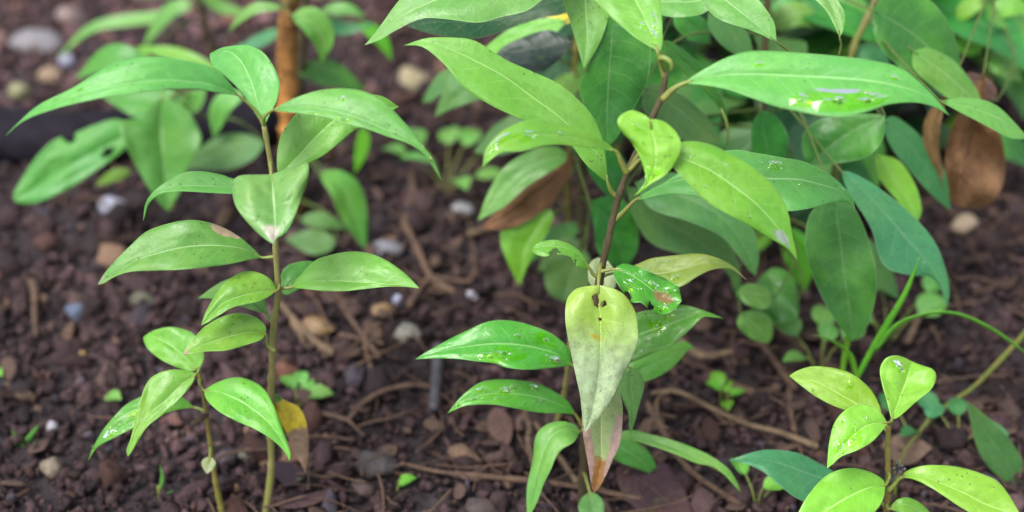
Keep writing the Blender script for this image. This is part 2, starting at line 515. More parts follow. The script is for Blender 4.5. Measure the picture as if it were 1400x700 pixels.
def quick_leaf(parent, mat, base, mid, tip, wu, wd, Y, nv=26, nu=13, **kw):
    """leaf given by its midrib and how far it reaches above and below it"""
    pts = [P(base)[0]] + (P(mid) if mid else []) + [P(tip)[0]]
    c = spline(pts, 11)
    T = np.gradient(c, axis=0)
    T /= np.linalg.norm(T, axis=1)[:, None] + 1e-9
    N = np.stack([T[:, 1], -T[:, 0]], 1)
    mean = N.mean(0)
    up = mean[1] < 0 if abs(mean[1]) > 0.3 else mean[0] < 0
    t = np.linspace(0, 1, 11)
    prof = np.sin(math.pi * t ** 0.82) ** 0.85 * (1 - 0.35 * t ** 4)
    prof /= prof.max()
    a = c + N * prof[:, None] * (wu if up else wd)
    b = c - N * prof[:, None] * (wd if up else wu)
    return edge_leaf(parent, mat, base, tip, c[1:-1], a[1:-1], b[1:-1], Y, nv=nv, nu=nu, **kw)

def free_leaf(parent, mat, base, az, L, W, rise, droop, roll=0.0, stemq=None, nv=16, nu=9, petw=0.0011, thick=0):
    """leaf built in space: leaves its base in direction az, first rising, then drooping"""
    dirh = np.array([math.sin(az), math.cos(az), 0])
    side = np.array([math.cos(az), -math.sin(az), 0])
    c, ang = [np.array(base, float)], rise
    for i in range(nv - 1):
        ang = rise - droop * (i / (nv - 1)) ** 1.2
        c.append(c[-1] + (dirh * math.cos(ang) + np.array([0, 0, math.sin(ang)])) * L / (nv - 1))
    c = np.array(c)
    S = np.zeros((nv, nu, 3))
    sd = random.random() * 40
    for i in range(nv):
        t = i / (nv - 1)
        w = W * (math.sin(math.pi * t ** 0.8) ** 0.85) * (1 - 0.3 * t ** 3)
        T = c[min(i + 1, nv - 1)] - c[max(i - 1, 0)]
        T /= np.linalg.norm(T)
        up = np.cross(side, T)
        if up[2] < 0: up = -up
        s2 = side * math.cos(roll) + up * math.sin(roll)
        for j in range(nu):
            u = -1 + 2 * j / (nu - 1)
            S[i, j] = c[i] + s2 * u * w + up * (0.22 * abs(u) * w + 0.10 * w * u * u * math.sin(6 * t + sd) + shape_noise(t, u, sd, 0.15) * w)
    lf = grid_leaf(S, mat, parent, thick=thick)
    if stemq is not None:
        tube('petiole', [stemq, (np.array(stemq) + c[0]) / 2 + np.array([0, 0, 0.002]), c[0], c[1]], [petw * 1.2, petw, petw * .6], PETG, lf, 8, 6)
    return lf

def drop(lf, S, u, v, ru, rv, h=0.0007, seed=0, irr=0.45):
    """water lying on the leaf: an uneven dome over (u, v) of the blade; radii in the same units"""
    nv, nu = S.shape[:2]
    def ev(a, b):
        a = min(max(a, 0.01), 0.99) * (nu - 1); b = min(max(b, 0.01), 0.99) * (nv - 1)
        i, j = min(int(b), nv - 2), min(int(a), nu - 2)
        fa, fb = a - j, b - i
        return ((S[i, j] * (1 - fa) + S[i, j + 1] * fa) * (1 - fb) + (S[i + 1, j] * (1 - fa) + S[i + 1, j + 1] * fa) * fb)
    e = 0.03
    C = np.array([0, 0, H])
    nr, na = 6, 26
    V, F = [], []
    def pt(a, b, hh):
        p = ev(a, b)
        n = np.cross(ev(a + e, b) - ev(a - e, b), ev(a, b + e) - ev(a, b - e))
        n /= np.linalg.norm(n) + 1e-12
        if n @ (C - p) < 0: n = -n
        return p + n * (hh + 0.00024)
    V.append(pt(u, v, h))
    for r in range(1, nr + 1):
        q = r / nr
        for k in range(na):
            w = 2 * math.pi * k / na
            R = 1 + irr * noise.noise(Vector((math.cos(w) * 1.5, math.sin(w) * 1.5, seed * 2.3 + u * 9))) + irr * 0.6 * noise.noise(Vector((math.cos(w) * 3.5, math.sin(w) * 3.5, seed + 7)))
            hh = h * (1 - q ** 3) ** 1.6 * (1 + 0.8 * noise.noise(Vector((math.cos(w) * q * 3.5, math.sin(w) * q * 3.5, seed + 3)))) if q < 1 else -0.00004
            V.append(pt(u + ru * q * R * math.cos(w), v + rv * q * R * math.sin(w), hh))
    for k in range(na):
        F.append((0, 1 + k, 1 + (k + 1) % na))
    for r in range(nr - 1):
        for k in range(na):
            a, b = 1 + r * na + k, 1 + r * na + (k + 1) % na
            F.append((a, b, b + na, a + na))
    fn = np.cross(V[2] - V[0], V[1] - V[0])
    if -fn @ (C - V[0]) < 0:
        F = [tuple(reversed(f)) for f in F]
    return mesh('water_drop', V, F, WATER, lf)

def plant(label, cat, stems, group=None, name='sapling'):
    """stems: list of (points, widths in px, Y, material[, top Y]); the first point is carried down into the soil"""
    roots = []
    for s in stems:
        pts, wid, Y, mat = s[:4]
        Yt = s[4] if len(s) > 4 else Y
        pp = P(pts)
        n = len(pp)
        p3 = [at(x, y, Y + (Yt - Y) * i / max(1, n - 1)) for i, (x, y) in enumerate(pp)]
        g0 = p3[0].copy()
        z = gz(g0[0], g0[1]) - 0.012
        if g0[2] > z + 0.004:
            low = g0.copy(); low[2] = z
            p3 = [low] + p3
        r = [w / 2 / ppm(pp[-1][0], pp[-1][1], Y) for w in wid]
        roots.append((p3, r, mat))
    g0 = roots[0][0][0]
    root = thing(name, (g0[0], g0[1], gz(g0[0], g0[1])), label, cat, group)
    curves = []
    for i, (p3, r, mat) in enumerate(roots):
        tube('stem', p3, r, mat, root, 90, 12, 0.2, i + len(label))
        curves.append(spline(p3, 80))
    return root, np.vstack(curves)

# ------------------------------------------------------------------ the soil
def axis(lo, hi, step, far):
    mid = list(np.arange(lo, hi + step / 2, step))
    a, b, st = [], [], step
    x = lo
    while x > -far:
        st *= 1.25; x -= st; a.append(x)
    x, st = hi, step
    while x < far:
        st *= 1.25; x += st; b.append(x)
    return np.array(a[::-1] + mid + b)

gxs, gys = axis(-0.75, 0.75, 0.008, 60), axis(0.30, 1.7, 0.008, 60)
GV = []
for y in gys:
    for x in gxs:
        near = max(0.0, 1 - max(abs(x) - 0.75, abs(y - 1.0) - 0.8, 0) * 1.0)
        fine = (noise.noise(Vector((x * 60, y * 60, 0))) * 0.0022 + noise.noise(Vector((x * 140, y * 140, 3))) * 0.0012) * near
        GV.append((x, y, gz(x, y) - 0.004 + fine))
nx = len(gxs)
GF = [(j * nx + i, j * nx + i + 1, (j + 1) * nx + i + 1, (j + 1) * nx + i) for j in range(len(gys) - 1) for i in range(nx - 1)]
SOIL = rough_mat('soil', (0.020, 0.015, 0.017), (0.036, 0.027, 0.030), 55, 0.8, 0.3, 1.0, 0.003, (1, 1, 1), (0.010, 0.007, 0.007))
tag(mesh('ground', GV, GF, SOIL), kind='structure')

def crumb_mat():
    m, nt, out = nmat('soil_crumb')
    g = G(nt)
    at_ = g.n('ShaderNodeAttribute'); at_.attribute_name = 'tone'
    obj = g.n('ShaderNodeTexCoord').outputs['Object']
    n1 = g.noise(obj, 420, 4, 0.65); n2 = g.noise(obj, 1500, 3, 0.6)
    c = g.mix(g.m('MULTIPLY', g.rng(n1, 0.35, 0.7), 0.55), at_.outputs['Color'], g.mix(0.5, at_.outputs['Color'], (0.008, 0.005, 0.005)))
    c = g.mix(g.m('MULTIPLY', g.rng(n2, 0.55, 0.75), 0.3), c, (0.085, 0.064, 0.066))
    h = g.m('ADD', n1, g.m('MULTIPLY', n2, 0.5))
    b = g.bsdf(c, g.rng(n1, 0.3, 0.7, 0.5, 0.85), 0.22, g.bump(h, 1.0, 0.0018))
    nt.links.new(b.outputs[0], out.inputs[0])
    return m
CRUMB = crumb_mat()

def proto(sub, seed, rough=0.42):
    import bmesh
    bm = bmesh.new()
    bmesh.ops.create_icosphere(bm, subdivisions=sub, radius=1)
    for v in bm.verts:
        p = v.co.copy()
        k = 1 + rough * noise.noise(p * 1.1 + Vector((seed * 3.7, 0, 0))) + rough * 0.75 * noise.noise(p * 2.6 + Vector((0, seed * 2.1, 0))) + rough * 0.35 * noise.noise(p * 6 + Vector((seed, 9, 0)))
        # planar cuts make it angular
        q = p * k
        for cidx in range(4):
            dv = Vector((math.sin(seed * 1.7 + cidx * 2.1), math.cos(seed * 2.9 + cidx * 1.3), math.sin(seed + cidx * 3.7))).normalized()
            dd = q.dot(dv)
            if dd > 0.72:
                q -= dv * (dd - 0.72) * 0.75
        v.co = q
    V = np.array([v.co[:] for v in bm.verts]); F = np.array([[v.index for v in f.verts] for f in bm.faces])
    bm.free()
    return V, F

TONES = np.array([(0.085, 0.052, 0.052), (0.11, 0.068, 0.066), (0.060, 0.038, 0.038), (0.14, 0.088, 0.084), (0.045, 0.030, 0.032), (0.12, 0.064, 0.048), (0.17, 0.115, 0.095), (0.10, 0.09, 0.105), (0.27, 0.18, 0.11)])
TP = np.array([0.24, 0.22, 0.17, 0.13, 0.10, 0.06, 0.045, 0.02, 0.015])

def scatter(sets, name):
    VV, FF, CC, off = [], [], [], 0
    for (n, sub, lo, hi, box, sink) in sets:
        ps = [proto(sub, s + sub * 20) for s in range(10)]
        for _ in range(n):
            V, F = ps[rng.integers(10)]
            r = lo * (hi / lo) ** (rng.random() ** 1.5)
            x, y = rng.uniform(box[0], box[1]), rng.uniform(box[2], box[3])
            q = rng.normal(size=4); q /= np.linalg.norm(q)
            w, a, b, c = q
            R = np.array([[1 - 2 * (b * b + c * c), 2 * (a * b - c * w), 2 * (a * c + b * w)], [2 * (a * b + c * w), 1 - 2 * (a * a + c * c), 2 * (b * c - a * w)], [2 * (a * c - b * w), 2 * (b * c + a * w), 1 - 2 * (a * a + b * b)]])
            sc3 = np.array([1, rng.uniform(0.6, 1.0), rng.uniform(0.45, 0.85)]) * r if rng.random() > 0.22 else np.array([1.6, rng.uniform(0.45, 0.7), rng.uniform(0.25, 0.45)]) * r
            VV.append((V * sc3) @ R.T + (x, y, gz(x, y) - 0.003 + r * sink + rng.uniform(0, 0.003)))
            FF.append(F + off); off += len(V)
            t = TONES[rng.choice(len(TONES), p=TP)] * rng.uniform(0.7, 1.4) * np.array([0.53, 0.495, 0.535]) * (0.55 + 1.0 * max(0, 0.5 + noise.noise(Vector((x * 8, y * 8, 7))) + 0.5 * noise.noise(Vector((x * 22, y * 22, 2))))) * (1 + np.array([1.05, 0.95, 0.95]) * min(1, max(0, (y - 0.9) / 0.25)) * min(1, max(0.15, (0.1 - x) / 0.2)))
            CC.append(np.repeat(np.append(t, 1)[None], len(V), 0))
    V = np.vstack(VV); F = np.vstack(FF); Cc = np.vstack(CC)
    me = bpy.data.meshes.new(name)
    me.vertices.add(len(V)); me.vertices.foreach_set('co', V.ravel())
    me.loops.add(F.size); me.loops.foreach_set('vertex_index', F.ravel())
    me.polygons.add(len(F)); me.polygons.foreach_set('loop_start', np.arange(0, F.size, 3))
    me.polygons.foreach_set('use_smooth', np.ones(len(F), bool))
    ca = me.color_attributes.new('tone', 'FLOAT_COLOR', 'POINT')
    ca.data.foreach_set('color', Cc.ravel().astype(np.float32))
    me.update(); me.validate()
    me.materials.append(CRUMB)
    return link(name, me)

NEAR, FAR = (-0.42, 0.42, 0.42, 0.78), (-0.64, 0.64, 0.78, 1.5)
tag(scatter([(620, 3, 0.0042, 0.0125, NEAR, 0.25), (6500, 2, 0.0022, 0.0050, NEAR, 0.6), (13000, 1, 0.0009, 0.0024, NEAR, 1.3),
             (2800, 2, 0.0040, 0.0130, FAR, 0.25), (17000, 1, 0.0022, 0.0050, FAR, 0.6)], 'soil_crumbs'), kind='stuff')

# ------------------------------------------------------------------ left tall sapling
pl, st = plant('tall sapling on the left, its slender stem carrying arching sage green leaves in pairs', 'sapling',
               [('364,702 371,640 370,580 372,500 374,450 380,400 378,360 376,320 372,240 366,200 361,172', (13, 12, 12, 11, 9, 8, 7), 0.545, STEMG)])
E = lambda *a, **k: edge_leaf(pl, *a, **{'stem': st, **k})
E(M['sage'], '328,132', '8,185', '300,119 270,113 220,110 170,115 125,125 75,141 33,163',
  '306,104 290,92 240,80 200,78 150,89 100,120 50,146', '320,130 300,127 270,122 225,122 175,128 125,137 75,149 35,164', 0.545, dY=-0.02, bow=-0.01,
  drops=((0.3, 0.66, 0.05, 0.012),))
E(M['sage'], '361,174', '288,73', '356,156 350,134 340,104 328,82 312,70', '344,148 330,126 310,106 292,92 287,79',
  '370,154 378,138 382,114 376,94 362,74 346,64 330,62 305,65', 0.545, dY=0.045, bow=0.0, k=0.5)
E(M['sage'], '372,151', '604,247', '389,147 417,146 446,150 474,157 503,167 531,179 557,190 580,207 596,230',
  '389,141 411,131 440,123 474,121 503,127 529,143 554,169 574,194 593,220', '389,153 417,156 446,161 474,170 503,177 531,187 560,197 580,211 594,231', 0.54, dY=-0.02,
  drops=((0.82, 0.37, 0.10, 0.045, 0.0005), (0.85, 0.22, 0.08, 0.04, 0.0004, 3)))
E(M['fern'], '382,240', '545,146', '395,225 409,212 454,167 500,148', '379,231 379,209 384,186 394,169 410,152 450,132 515,130', '398,234 417,226 440,214 466,194 489,176 520,160', 0.565, dY=0.03, k=0.6)
E(M['sage'], '366,254', '196,301', '340,255 316,256 266,254 237,257 214,264 203,278', '340,246 317,244 303,239 274,234 251,236 231,246 211,261 199,278', '340,264 316,265 289,264 260,262 237,262 217,267 203,279 198,291', 0.552, dY=-0.01)
E(M['paletip'], '371,239', '374,334', '373,258 375,280 376,300 376,320', '351,239 329,240 319,248 318,263 323,283 340,306 360,325', '391,231 409,226 421,223 421,246 411,274 400,303 390,320 380,324', 0.535, dY=-0.03, k=0.8, keel=0.05, camber=0.2,
  label='leaf with a pale bleached tip')
E(M['tanpatch'], '358,352', '134,389', '331,340 303,336 274,336 246,339 217,346 191,354 166,367 146,380', '343,337 326,323 303,310 280,303 257,301 229,306 200,317 177,337 157,357 143,374',
  '337,356 314,361 280,366 243,369 214,370 177,372 154,380 143,387', 0.545, dY=-0.02, label='leaf with a torn tan patch near its stalk')
E(M['fresh'], '378,398', '275,445', '349,400 320,408 303,417 289,430', '371,383 354,373 334,371 317,379 303,391 291,409 281,428', '360,410 337,416 317,421 300,431 286,440', 0.538, dY=-0.02)
E(M['sage'], '371,440', '271,408', '355,420 340,410 305,398', '356,398 335,385 315,381 292,392', '367,430 345,424 312,414 286,408', 0.56, dY=0.01)
E(M['limepatch'], '363,456', '250,485', '339,455 310,461 281,470 264,478', '363,446 350,434 327,428 304,433 281,446 266,461 256,474', '358,464 339,471 310,479 281,481 264,484', 0.535, dY=-0.02, pet='376,480 366,472', label='olive leaf with a withered tip')
E(M['fern'], '398,393', '573,394', '420,386 453,384 487,386 516,388 548,390', '413,374 430,357 450,349 479,344 507,347 530,357 550,371 564,384', '416,395 444,398 473,398 501,395 530,392 553,392', 0.545, dY=-0.01)
E(M['mid'], '386,402', '462,366', '400,385 425,372', '384,388 384,377 390,366 401,360 424,357', '396,402 415,392 440,380', 0.57, dY=0.02, k=0.6)
E(M['yellowbrown'], '366,537', '418,646', '378,545 389,558 403,583 411,609 416,630', '368,548 374,560 381,573 394,597 400,614 410,632', '374,537 391,548 409,557 418,574 422,600 421,625', 0.55, dY=-0.01, k=0.5, keel=-0.1, pet='371,540', label='dying leaf, yellow above and brown below')

# ------------------------------------------------------------------ small sapling in front of it
pl, st = plant('small fresh green sapling at the foot of the left tall sapling', 'sapling',
               [('304,702 296,665 290,625 284,580 279,545 273,515 268,506', (10, 9, 8, 7, 6, 5), 0.54, STEMY)])
E(M['fresh'], '270,507', '196,462', '259,494 244,480 224,467 207,460', '278,494 278,481 267,459 253,451 233,447 213,451 200,458', '258,507 239,501 219,491 204,479 198,469', 0.55, dY=0.02, k=0.7)
E(M['fresh'], '269,511', '175,624', '247,527 224,550 204,567 190,587 180,607', '253,506 230,506 210,514 199,527 191,550 185,573 179,599 173,615', '261,527 244,547 224,566 204,581 193,596 181,616', 0.53, dY=-0.03, k=0.8)
E(M['glossy'], '266,557', '121,629', '233,556 204,561 179,572 156,586 137,602', '250,544 225,537 200,540 173,553 153,573 139,591 127,613', '244,560 221,567 190,582 153,600 136,609 126,620', 0.545, dY=-0.02,
  drops=((0.5, 0.48, 0.2, 0.05, 0.0006), (0.6, 0.72, 0.25, 0.05, 0.0005, 4)))
E(M['fresh'], '279,534', '396,630', '303,537 326,547 346,560 366,577 383,600', '297,523 320,516 340,519 360,531 374,554 383,577 391,600 397,619', '283,547 300,563 326,577 349,587 369,599 386,614', 0.53, dY=-0.03, k=0.9)
quick_leaf(pl, M['pale'], '287,624', '', '283,648', 10, 10, 0.532, dY=-0.006, k=0.4, stem=st, nv=14, nu=9)
tube('twig_stub', [at(284, 566, 0.54), at(275, 572, 0.535), at(262, 580, 0.53)], [0.0010, 0.0018, 0.0013], TWIG, pl, 10, 7, 0.2)

# ------------------------------------------------------------------ centre sapling
pl, st = plant('large centre sapling with wet leaves and a long yellowing leaf hanging down its dark stem', 'sapling',
               [('795,706 797,640 802,560 808,480 814,420 822,370 830,335 840,290 848,262 858,235 872,205 890,165 898,148 906,128 910,98', (16, 15, 14, 14, 13, 12, 11, 10, 9, 8), 0.55, STEMB)], name='sapling')
E = lambda *a, **k: edge_leaf(pl, *a, **{'stem': st, **k})
E(M['fern'], '831,250', '553,62', '825,222 804,198 770,165 732,136 691,105 653,85 619,69 585,58', '827,205 823,188 811,160 787,133 759,112 725,97 694,83 670,68 650,56 629,52 585,52',
  '814,237 797,220 780,198 753,181 715,164 677,147 646,129 626,111 612,93 591,73 574,63', 0.565, dY=0.02, k=0.8, pet='846,272 836,262', petw=7)
E(M['fresh'], '843,208', '660,229', '814,197 773,187 732,184 694,192 674,203 664,215', '831,197 801,179 773,171 742,165 715,166 691,177 674,191 663,208', '838,207 808,202 766,198 739,200 715,206 687,208 672,218', 0.535, dY=-0.03, pet='857,237 849,221', petw=8,
  drops=((0.35, 0.80, 0.25, 0.10, 0.0008), (0.5, 0.62, 0.2, 0.08, 0.0005, 2), (0.7, 0.88, 0.15, 0.05, 0.0008, 5)))
E(M['lime'], '888,164', '868,267', '891,177 896,194 897,210 896,226 891,240 881,254', '883,158 866,151 851,156 844,166 850,180 863,194 873,211 880,229 883,246 875,260', '896,163 909,167 923,179 931,194 930,209 923,223 910,239 891,251 879,260', 0.528, dY=-0.015, k=0.7, keel=0.1, pet='863,227 876,207 884,193', petY=0.545, petw=6,
  drops=((0.5, 0.68, 0.27, 0.10, 0.0010), (0.4, 0.88, 0.22, 0.06, 0.0006, 2), (0.25, 0.26, 0.10, 0.03, 0.0008, 3), (0.85, 0.28, 0.06, 0.02, 0.0008, 6)))
E(M['greytip'], '905,205', '1090,356', '931,216 971,233 1002,254 1033,278 1055,302 1075,328', '933,194 966,196 1002,212 1033,232 1059,256 1077,289 1082,316 1087,338', '914,222 944,254 966,276 997,294 1028,311 1059,329 1078,341', 0.53, dY=-0.02, pet='860,233 878,216', petw=6, label='broad leaf with a greyed tip',
  drops=((0.25, 0.36, 0.03, 0.012, 0.0006), (0.4, 0.4, 0.03, 0.01, 0.0005)))
E(M['sage'], '868,274', '1169,290', '900,257 926,247 980,240 1055,244 1090,245 1121,252 1148,261 1162,274', '885,262 914,246 960,215 1002,205 1033,209 1068,215 1099,221 1130,236 1152,254 1166,271', '886,271 909,266 931,266 960,271 1000,283 1040,290 1077,289 1108,285 1139,277 1161,277', 0.565, dY=-0.0, pet='838,304 854,288', petw=7,
  drops=((0.2, 0.6, 0.12, 0.035, 0.0012),))
E(M['sage'], '935,114', '1298,158', '955,108 989,103 1033,101 1077,103 1121,105 1166,108 1210,114 1250,124 1281,141', '949,103 971,90 993,79 1020,71 1055,70 1099,73 1148,77 1192,83 1228,92 1254,110 1276,131', '966,117 997,123 1028,134 1059,145 1095,153 1130,159 1161,159 1188,152 1214,143 1250,140 1277,146', 0.54, dY=-0.01, pet='906,136 920,122', petw=9,
  drops=((0.80, 0.57, 0.15, 0.13, 0.0010), (0.82, 0.68, 0.12, 0.07, 0.0009, 3), (0.30, 0.28, 0.06, 0.02, 0.0004), (0.30, 0.76, 0.08, 0.018, 0.0009, 5), (0.85, 0.44, 0.10, 0.05, 0.0006, 9)))
E(M['fern'], '899,71', '845,-80', '893,52 881,24 869,0 856,-40', '892,66 871,53 851,37 834,23 813,0 795,-20 805,-55', '905,66 906,43 904,17 903,0 898,-25 880,-58', 0.55, dY=0.05, k=0.5, pet='908,106 903,86', petw=7,
  drops=((0.55, 0.14, 0.16, 0.06, 0.0007), (0.75, 0.25, 0.10, 0.09, 0.0007, 3), (0.42, 0.25, 0.10, 0.03, 0.0005, 4)))
tube('bud', [at(909, 98, .55), at(903, 80, .546), at(912, 81, .544), at(918, 88, .543), at(917, 97, .543)], [0.0008, 0.0010, 0.0013, 0.0012, 0.0006], PETG, pl, 16, 8)
E(M['fresh'], '806,367', '727,342', '796,354 784,344 769,338 754,337 738,338', '798,350 784,337 769,330 754,328 736,332', '800,367 787,363 780,351 760,348 745,351 733,348', 0.545, pet='816,378 810,374', petw=5, holes=((0.85, 0.62, 0.2, 0.08), (0.9, 0.25, 0.1, 0.04)))
E(M['wetleaf'], '839,368', '932,412', '855,373 868,379 886,392 904,406 922,412', '848,362 859,361 880,368 904,379 926,390 930,402', '840,379 850,397 864,413 877,414 892,427 907,430 921,424', 0.535, dY=-0.01, wave=0.4, pet='822,371 832,369', petw=5, holes=((1.0, 0.62, 0.16, 0.05), (0.98, 0.32, 0.1, 0.05)), label='crumpled soaked leaf with a ragged edge',
  drops=((0.75, 0.30, 0.14, 0.09, 0.0008), (0.35, 0.55, 0.12, 0.08, 0.0008, 2), (0.8, 0.78, 0.14, 0.08, 0.0008, 4), (0.3, 0.75, 0.10, 0.05, 0.0009, 6)))
E(M['wilt'], '842,373', '1020,382', '870,375 910,373 940,366 970,359 996,365', '872,361 892,353 925,349 955,347 979,352 1002,364', '860,390 895,400 931,392 952,379 973,369 995,367 1010,374', 0.56, dY=-0.0,
  drops=((0.7, 0.45, 0.12, 0.03, 0.0009),))
E(M['pale'], '826,402', '818,352', '823,385 820,368', '808,390 804,372 808,358', '840,394 842,376 832,358', 0.57, dY=0.02, k=0.3)
E(M['yellowleaf'], '818,390', '800,592', '819,415 821,440 821,470 819,505 812,550', '806,391 788,395 777,406 773,421 773,439 776,460 782,490 788,517 793,540 796,566', '830,392 848,399 861,412 869,428 872,445 872,466 865,487 850,517 838,542 822,566', 0.53, dY=-0.035, k=0.7, keel=0.18, camber=0.2, nv=90, nu=49, petw=7,
  holes=((0.42, 0.105, 0.085, 0.048), (0.58, 0.14, 0.07, 0.016), (0.49, 0.232, 0.022, 0.009)), label='long yellowing leaf with chewed holes')
E(M['brownleaf'], '828,508', '812,674', '825,530 823,560 822,590 822,625 817,652', '812,520 800,545 796,575 799,606 804,634 808,660', '838,515 847,535 851,556 851,580 847,609 837,631 828,651 819,667', 0.528, dY=-0.025, k=0.6, keel=0.25, nv=60, nu=33, label='older leaf with blotched margins and a rusty brown tip')
E(M['glossy'], '782,499', '568,491', '761,484 736,476 707,471 679,470 652,472 620,477 593,483', '777,477 766,465 750,454 723,444 701,439 679,438 660,442 641,451 620,461 598,473 582,482', '761,502 734,505 712,505 690,502 677,497 652,494 628,491 601,490', 0.55, dY=-0.01, pet='805,510 795,505',
  drops=((0.72, 0.44, 0.20, 0.12, 0.0007), (0.85, 0.52, 0.13, 0.10, 0.0008, 2), (0.75, 0.15, 0.15, 0.07, 0.0004, 3), (0.22, 0.22, 0.14, 0.09, 0.0004, 4), (0.3, 0.38, 0.06, 0.02, 0.0008, 7)))
E(M['glossy'], '787,567', '612,565', '772,557 745,546 717,540 690,538 666,539 641,546 622,557', '777,550 761,537 739,526 712,520 682,519 660,522 644,531 628,545', '766,565 736,564 709,559 682,554 660,553 636,555 620,561', 0.55, dY=-0.02, pet='799,585 793,577',
  drops=((0.4, 0.55, 0.16, 0.05, 0.0010), (0.3, 0.72, 0.14, 0.04, 0.0010, 2), (0.65, 0.78, 0.12, 0.04, 0.0010, 3), (0.25, 0.50, 0.10, 0.03, 0.0010, 4), (0.75, 0.6, 0.10, 0.03, 0.0010, 5), (0.55, 0.90, 0.2, 0.03, 0.0010, 6), (0.2, 0.36, 0.12, 0.05, 0.0006, 8)))
E(M['mid'], '793,590', '721,712', '774,586 757,594 746,611 737,637 730,666', '786,581 769,576 751,579 737,589 731,603 729,626 724,649 720,673', '785,604 769,614 760,626 754,640 743,663 735,685', 0.54, dY=-0.03, k=1.0)
E(M['glossy'], '838,476', '988,435', '858,464 880,455 904,447 934,436 961,428', '850,440 872,427 910,421 934,417 961,424', '850,488 865,493 895,482 922,469 943,451 961,434 976,434', 0.56, dY=0.0, k=0.8,
  drops=((0.45, 0.42, 0.2, 0.07, 0.0004), (0.3, 0.55, 0.12, 0.05, 0.0004, 3)))
E(M['fresh'], '838,528', '949,476', '860,512 880,503 905,492 927,480', '855,500 880,489 904,478 922,470 937,467', '850,528 872,524 895,517 916,505 931,490 940,479', 0.575, dY=0.01, k=0.8)
E(M['mid'], '863,504', '862,594', '863,530 865,555 864,575', '850,515 846,529 851,545 859,565 860,583', '874,506 880,518 880,532 874,553 868,575', 0.552, dY=-0.02, k=0.4)
E(M['mid'], '828,605', '898,652', '845,610 860,618 880,632', '838,596 851,595 871,605 886,617 896,635', '835,622 846,631 863,638 883,645', 0.565, dY=0.01)
E(M['mid'], '830,595', '1013,673', '850,594 885,602 920,612 952,626 985,644 1003,660', '863,588 886,593 914,600 943,610 971,623 995,640 1007,658', '865,602 894,611 923,621 951,633 974,638 991,650 1004,664', 0.55, dY=-0.02)
quick_leaf(pl, M['dull'], '806,672', '', '817,722', 20, 16, 0.535, dY=-0.02, k=0.5, stem=st)

# ------------------------------------------------------------------ thin companion stem left of it
pl, st = plant('thin olive stem with one small leaf standing just left of the yellowing leaf', 'sapling',
               [('736,706 744,640 757,590 770,545 776,500 780,455', (12, 11, 9, 8, 7, 6), 0.585, STEMG)])
quick_leaf(pl, M['deep'], '781,452', '790,440', '806,424', 10, 9, 0.585, dY=0.02, stem=st)

# ------------------------------------------------------------------ lime sapling, lower right
pl, st = plant('lime green sapling in the lower right corner with broad rounded leaves', 'sapling',
               [('1211,706 1214,667 1214,634 1214,601 1215,580', (12, 11, 9, 8, 7), 0.505, STEMY)])
E = lambda *a, **k: edge_leaf(pl, *a, **{'stem': st, **k})
E(M['lime'], '1206,580', '1079,514', '1190,564 1168,551 1141,535 1112,521', '1204,560 1196,541 1184,526 1164,511 1138,503 1112,501 1092,506', '1180,574 1158,562 1138,554 1115,542 1095,527', 0.515, dY=0.02, k=0.7, drops=((0.22, 0.45, 0.10, 0.03, 0.0004),))
E(M['lime'], '1213,578', '1131,640', '1187,581 1164,598 1145,619', '1204,564 1191,555 1174,553 1154,562 1141,578 1135,598 1132,619', '1207,588 1191,605 1171,616 1151,624 1139,634', 0.495, dY=-0.02, k=0.9,
  drops=((0.62, 0.50, 0.26, 0.13, 0.0007, 1), (0.40, 0.72, 0.18, 0.08, 0.0009, 2), (0.75, 0.74, 0.14, 0.06, 0.0008, 3)))
E(M['lime'], '1219,574', '1246,494', '1223,562 1232,539 1241,515', '1214,555 1207,529 1203,506 1210,491 1223,486 1236,489', '1230,569 1253,549 1273,532 1280,516 1275,505 1258,499', 0.51, dY=0.03, k=0.4, drops=((0.25, 0.74, 0.15, 0.06, 0.0007),))
E(M['lime'], '1231,653', '1398,708', '1256,651 1289,662 1322,676 1348,690', '1240,644 1260,637 1283,636 1312,639 1345,649 1370,664', '1248,655 1273,667 1296,682 1319,697 1360,716', 0.50, dY=-0.02, k=0.9, pet='1214,671 1222,663', petw=7)
E(M['lime'], '1210,664', '1084,727', '1184,668 1148,686 1110,713', '1207,656 1191,646 1168,640 1145,643 1125,654 1105,677 1091,702', '1208,680 1197,699 1170,722 1120,738', 0.495, dY=-0.025, k=0.9)
E(M['blue'], '1172,668', '996,630', '1130,656 1085,640 1045,629', '1140,645 1108,627 1085,618 1049,615 1023,620', '1130,690 1095,684 1066,664 1043,645 1018,634', 0.52, dY=-0.0, k=0.9)
quick_leaf(pl, M['fresh'], '1216,696', '1240,690', '1285,716', 10, 14, 0.50, stem=st)
bt = [tube_geo([at(1216, 662, .5), at(1224, 650, .499), at(1228, 640, .498)], [0.0007, 0.0006, 0.0005], 8, 6)]
for (x, y) in ((1234, 636), (1226, 632), (1238, 641), (1222, 640), (1232, 646)):
    bt.append(tube_geo([at(1227, 643, .498), at(x, y, .496)], [0.0006, 0.0008], 5, 6))
V_, F_ = merge(bt)
mesh('dry_bud_spray', V_, F_, TWIGD, pl)

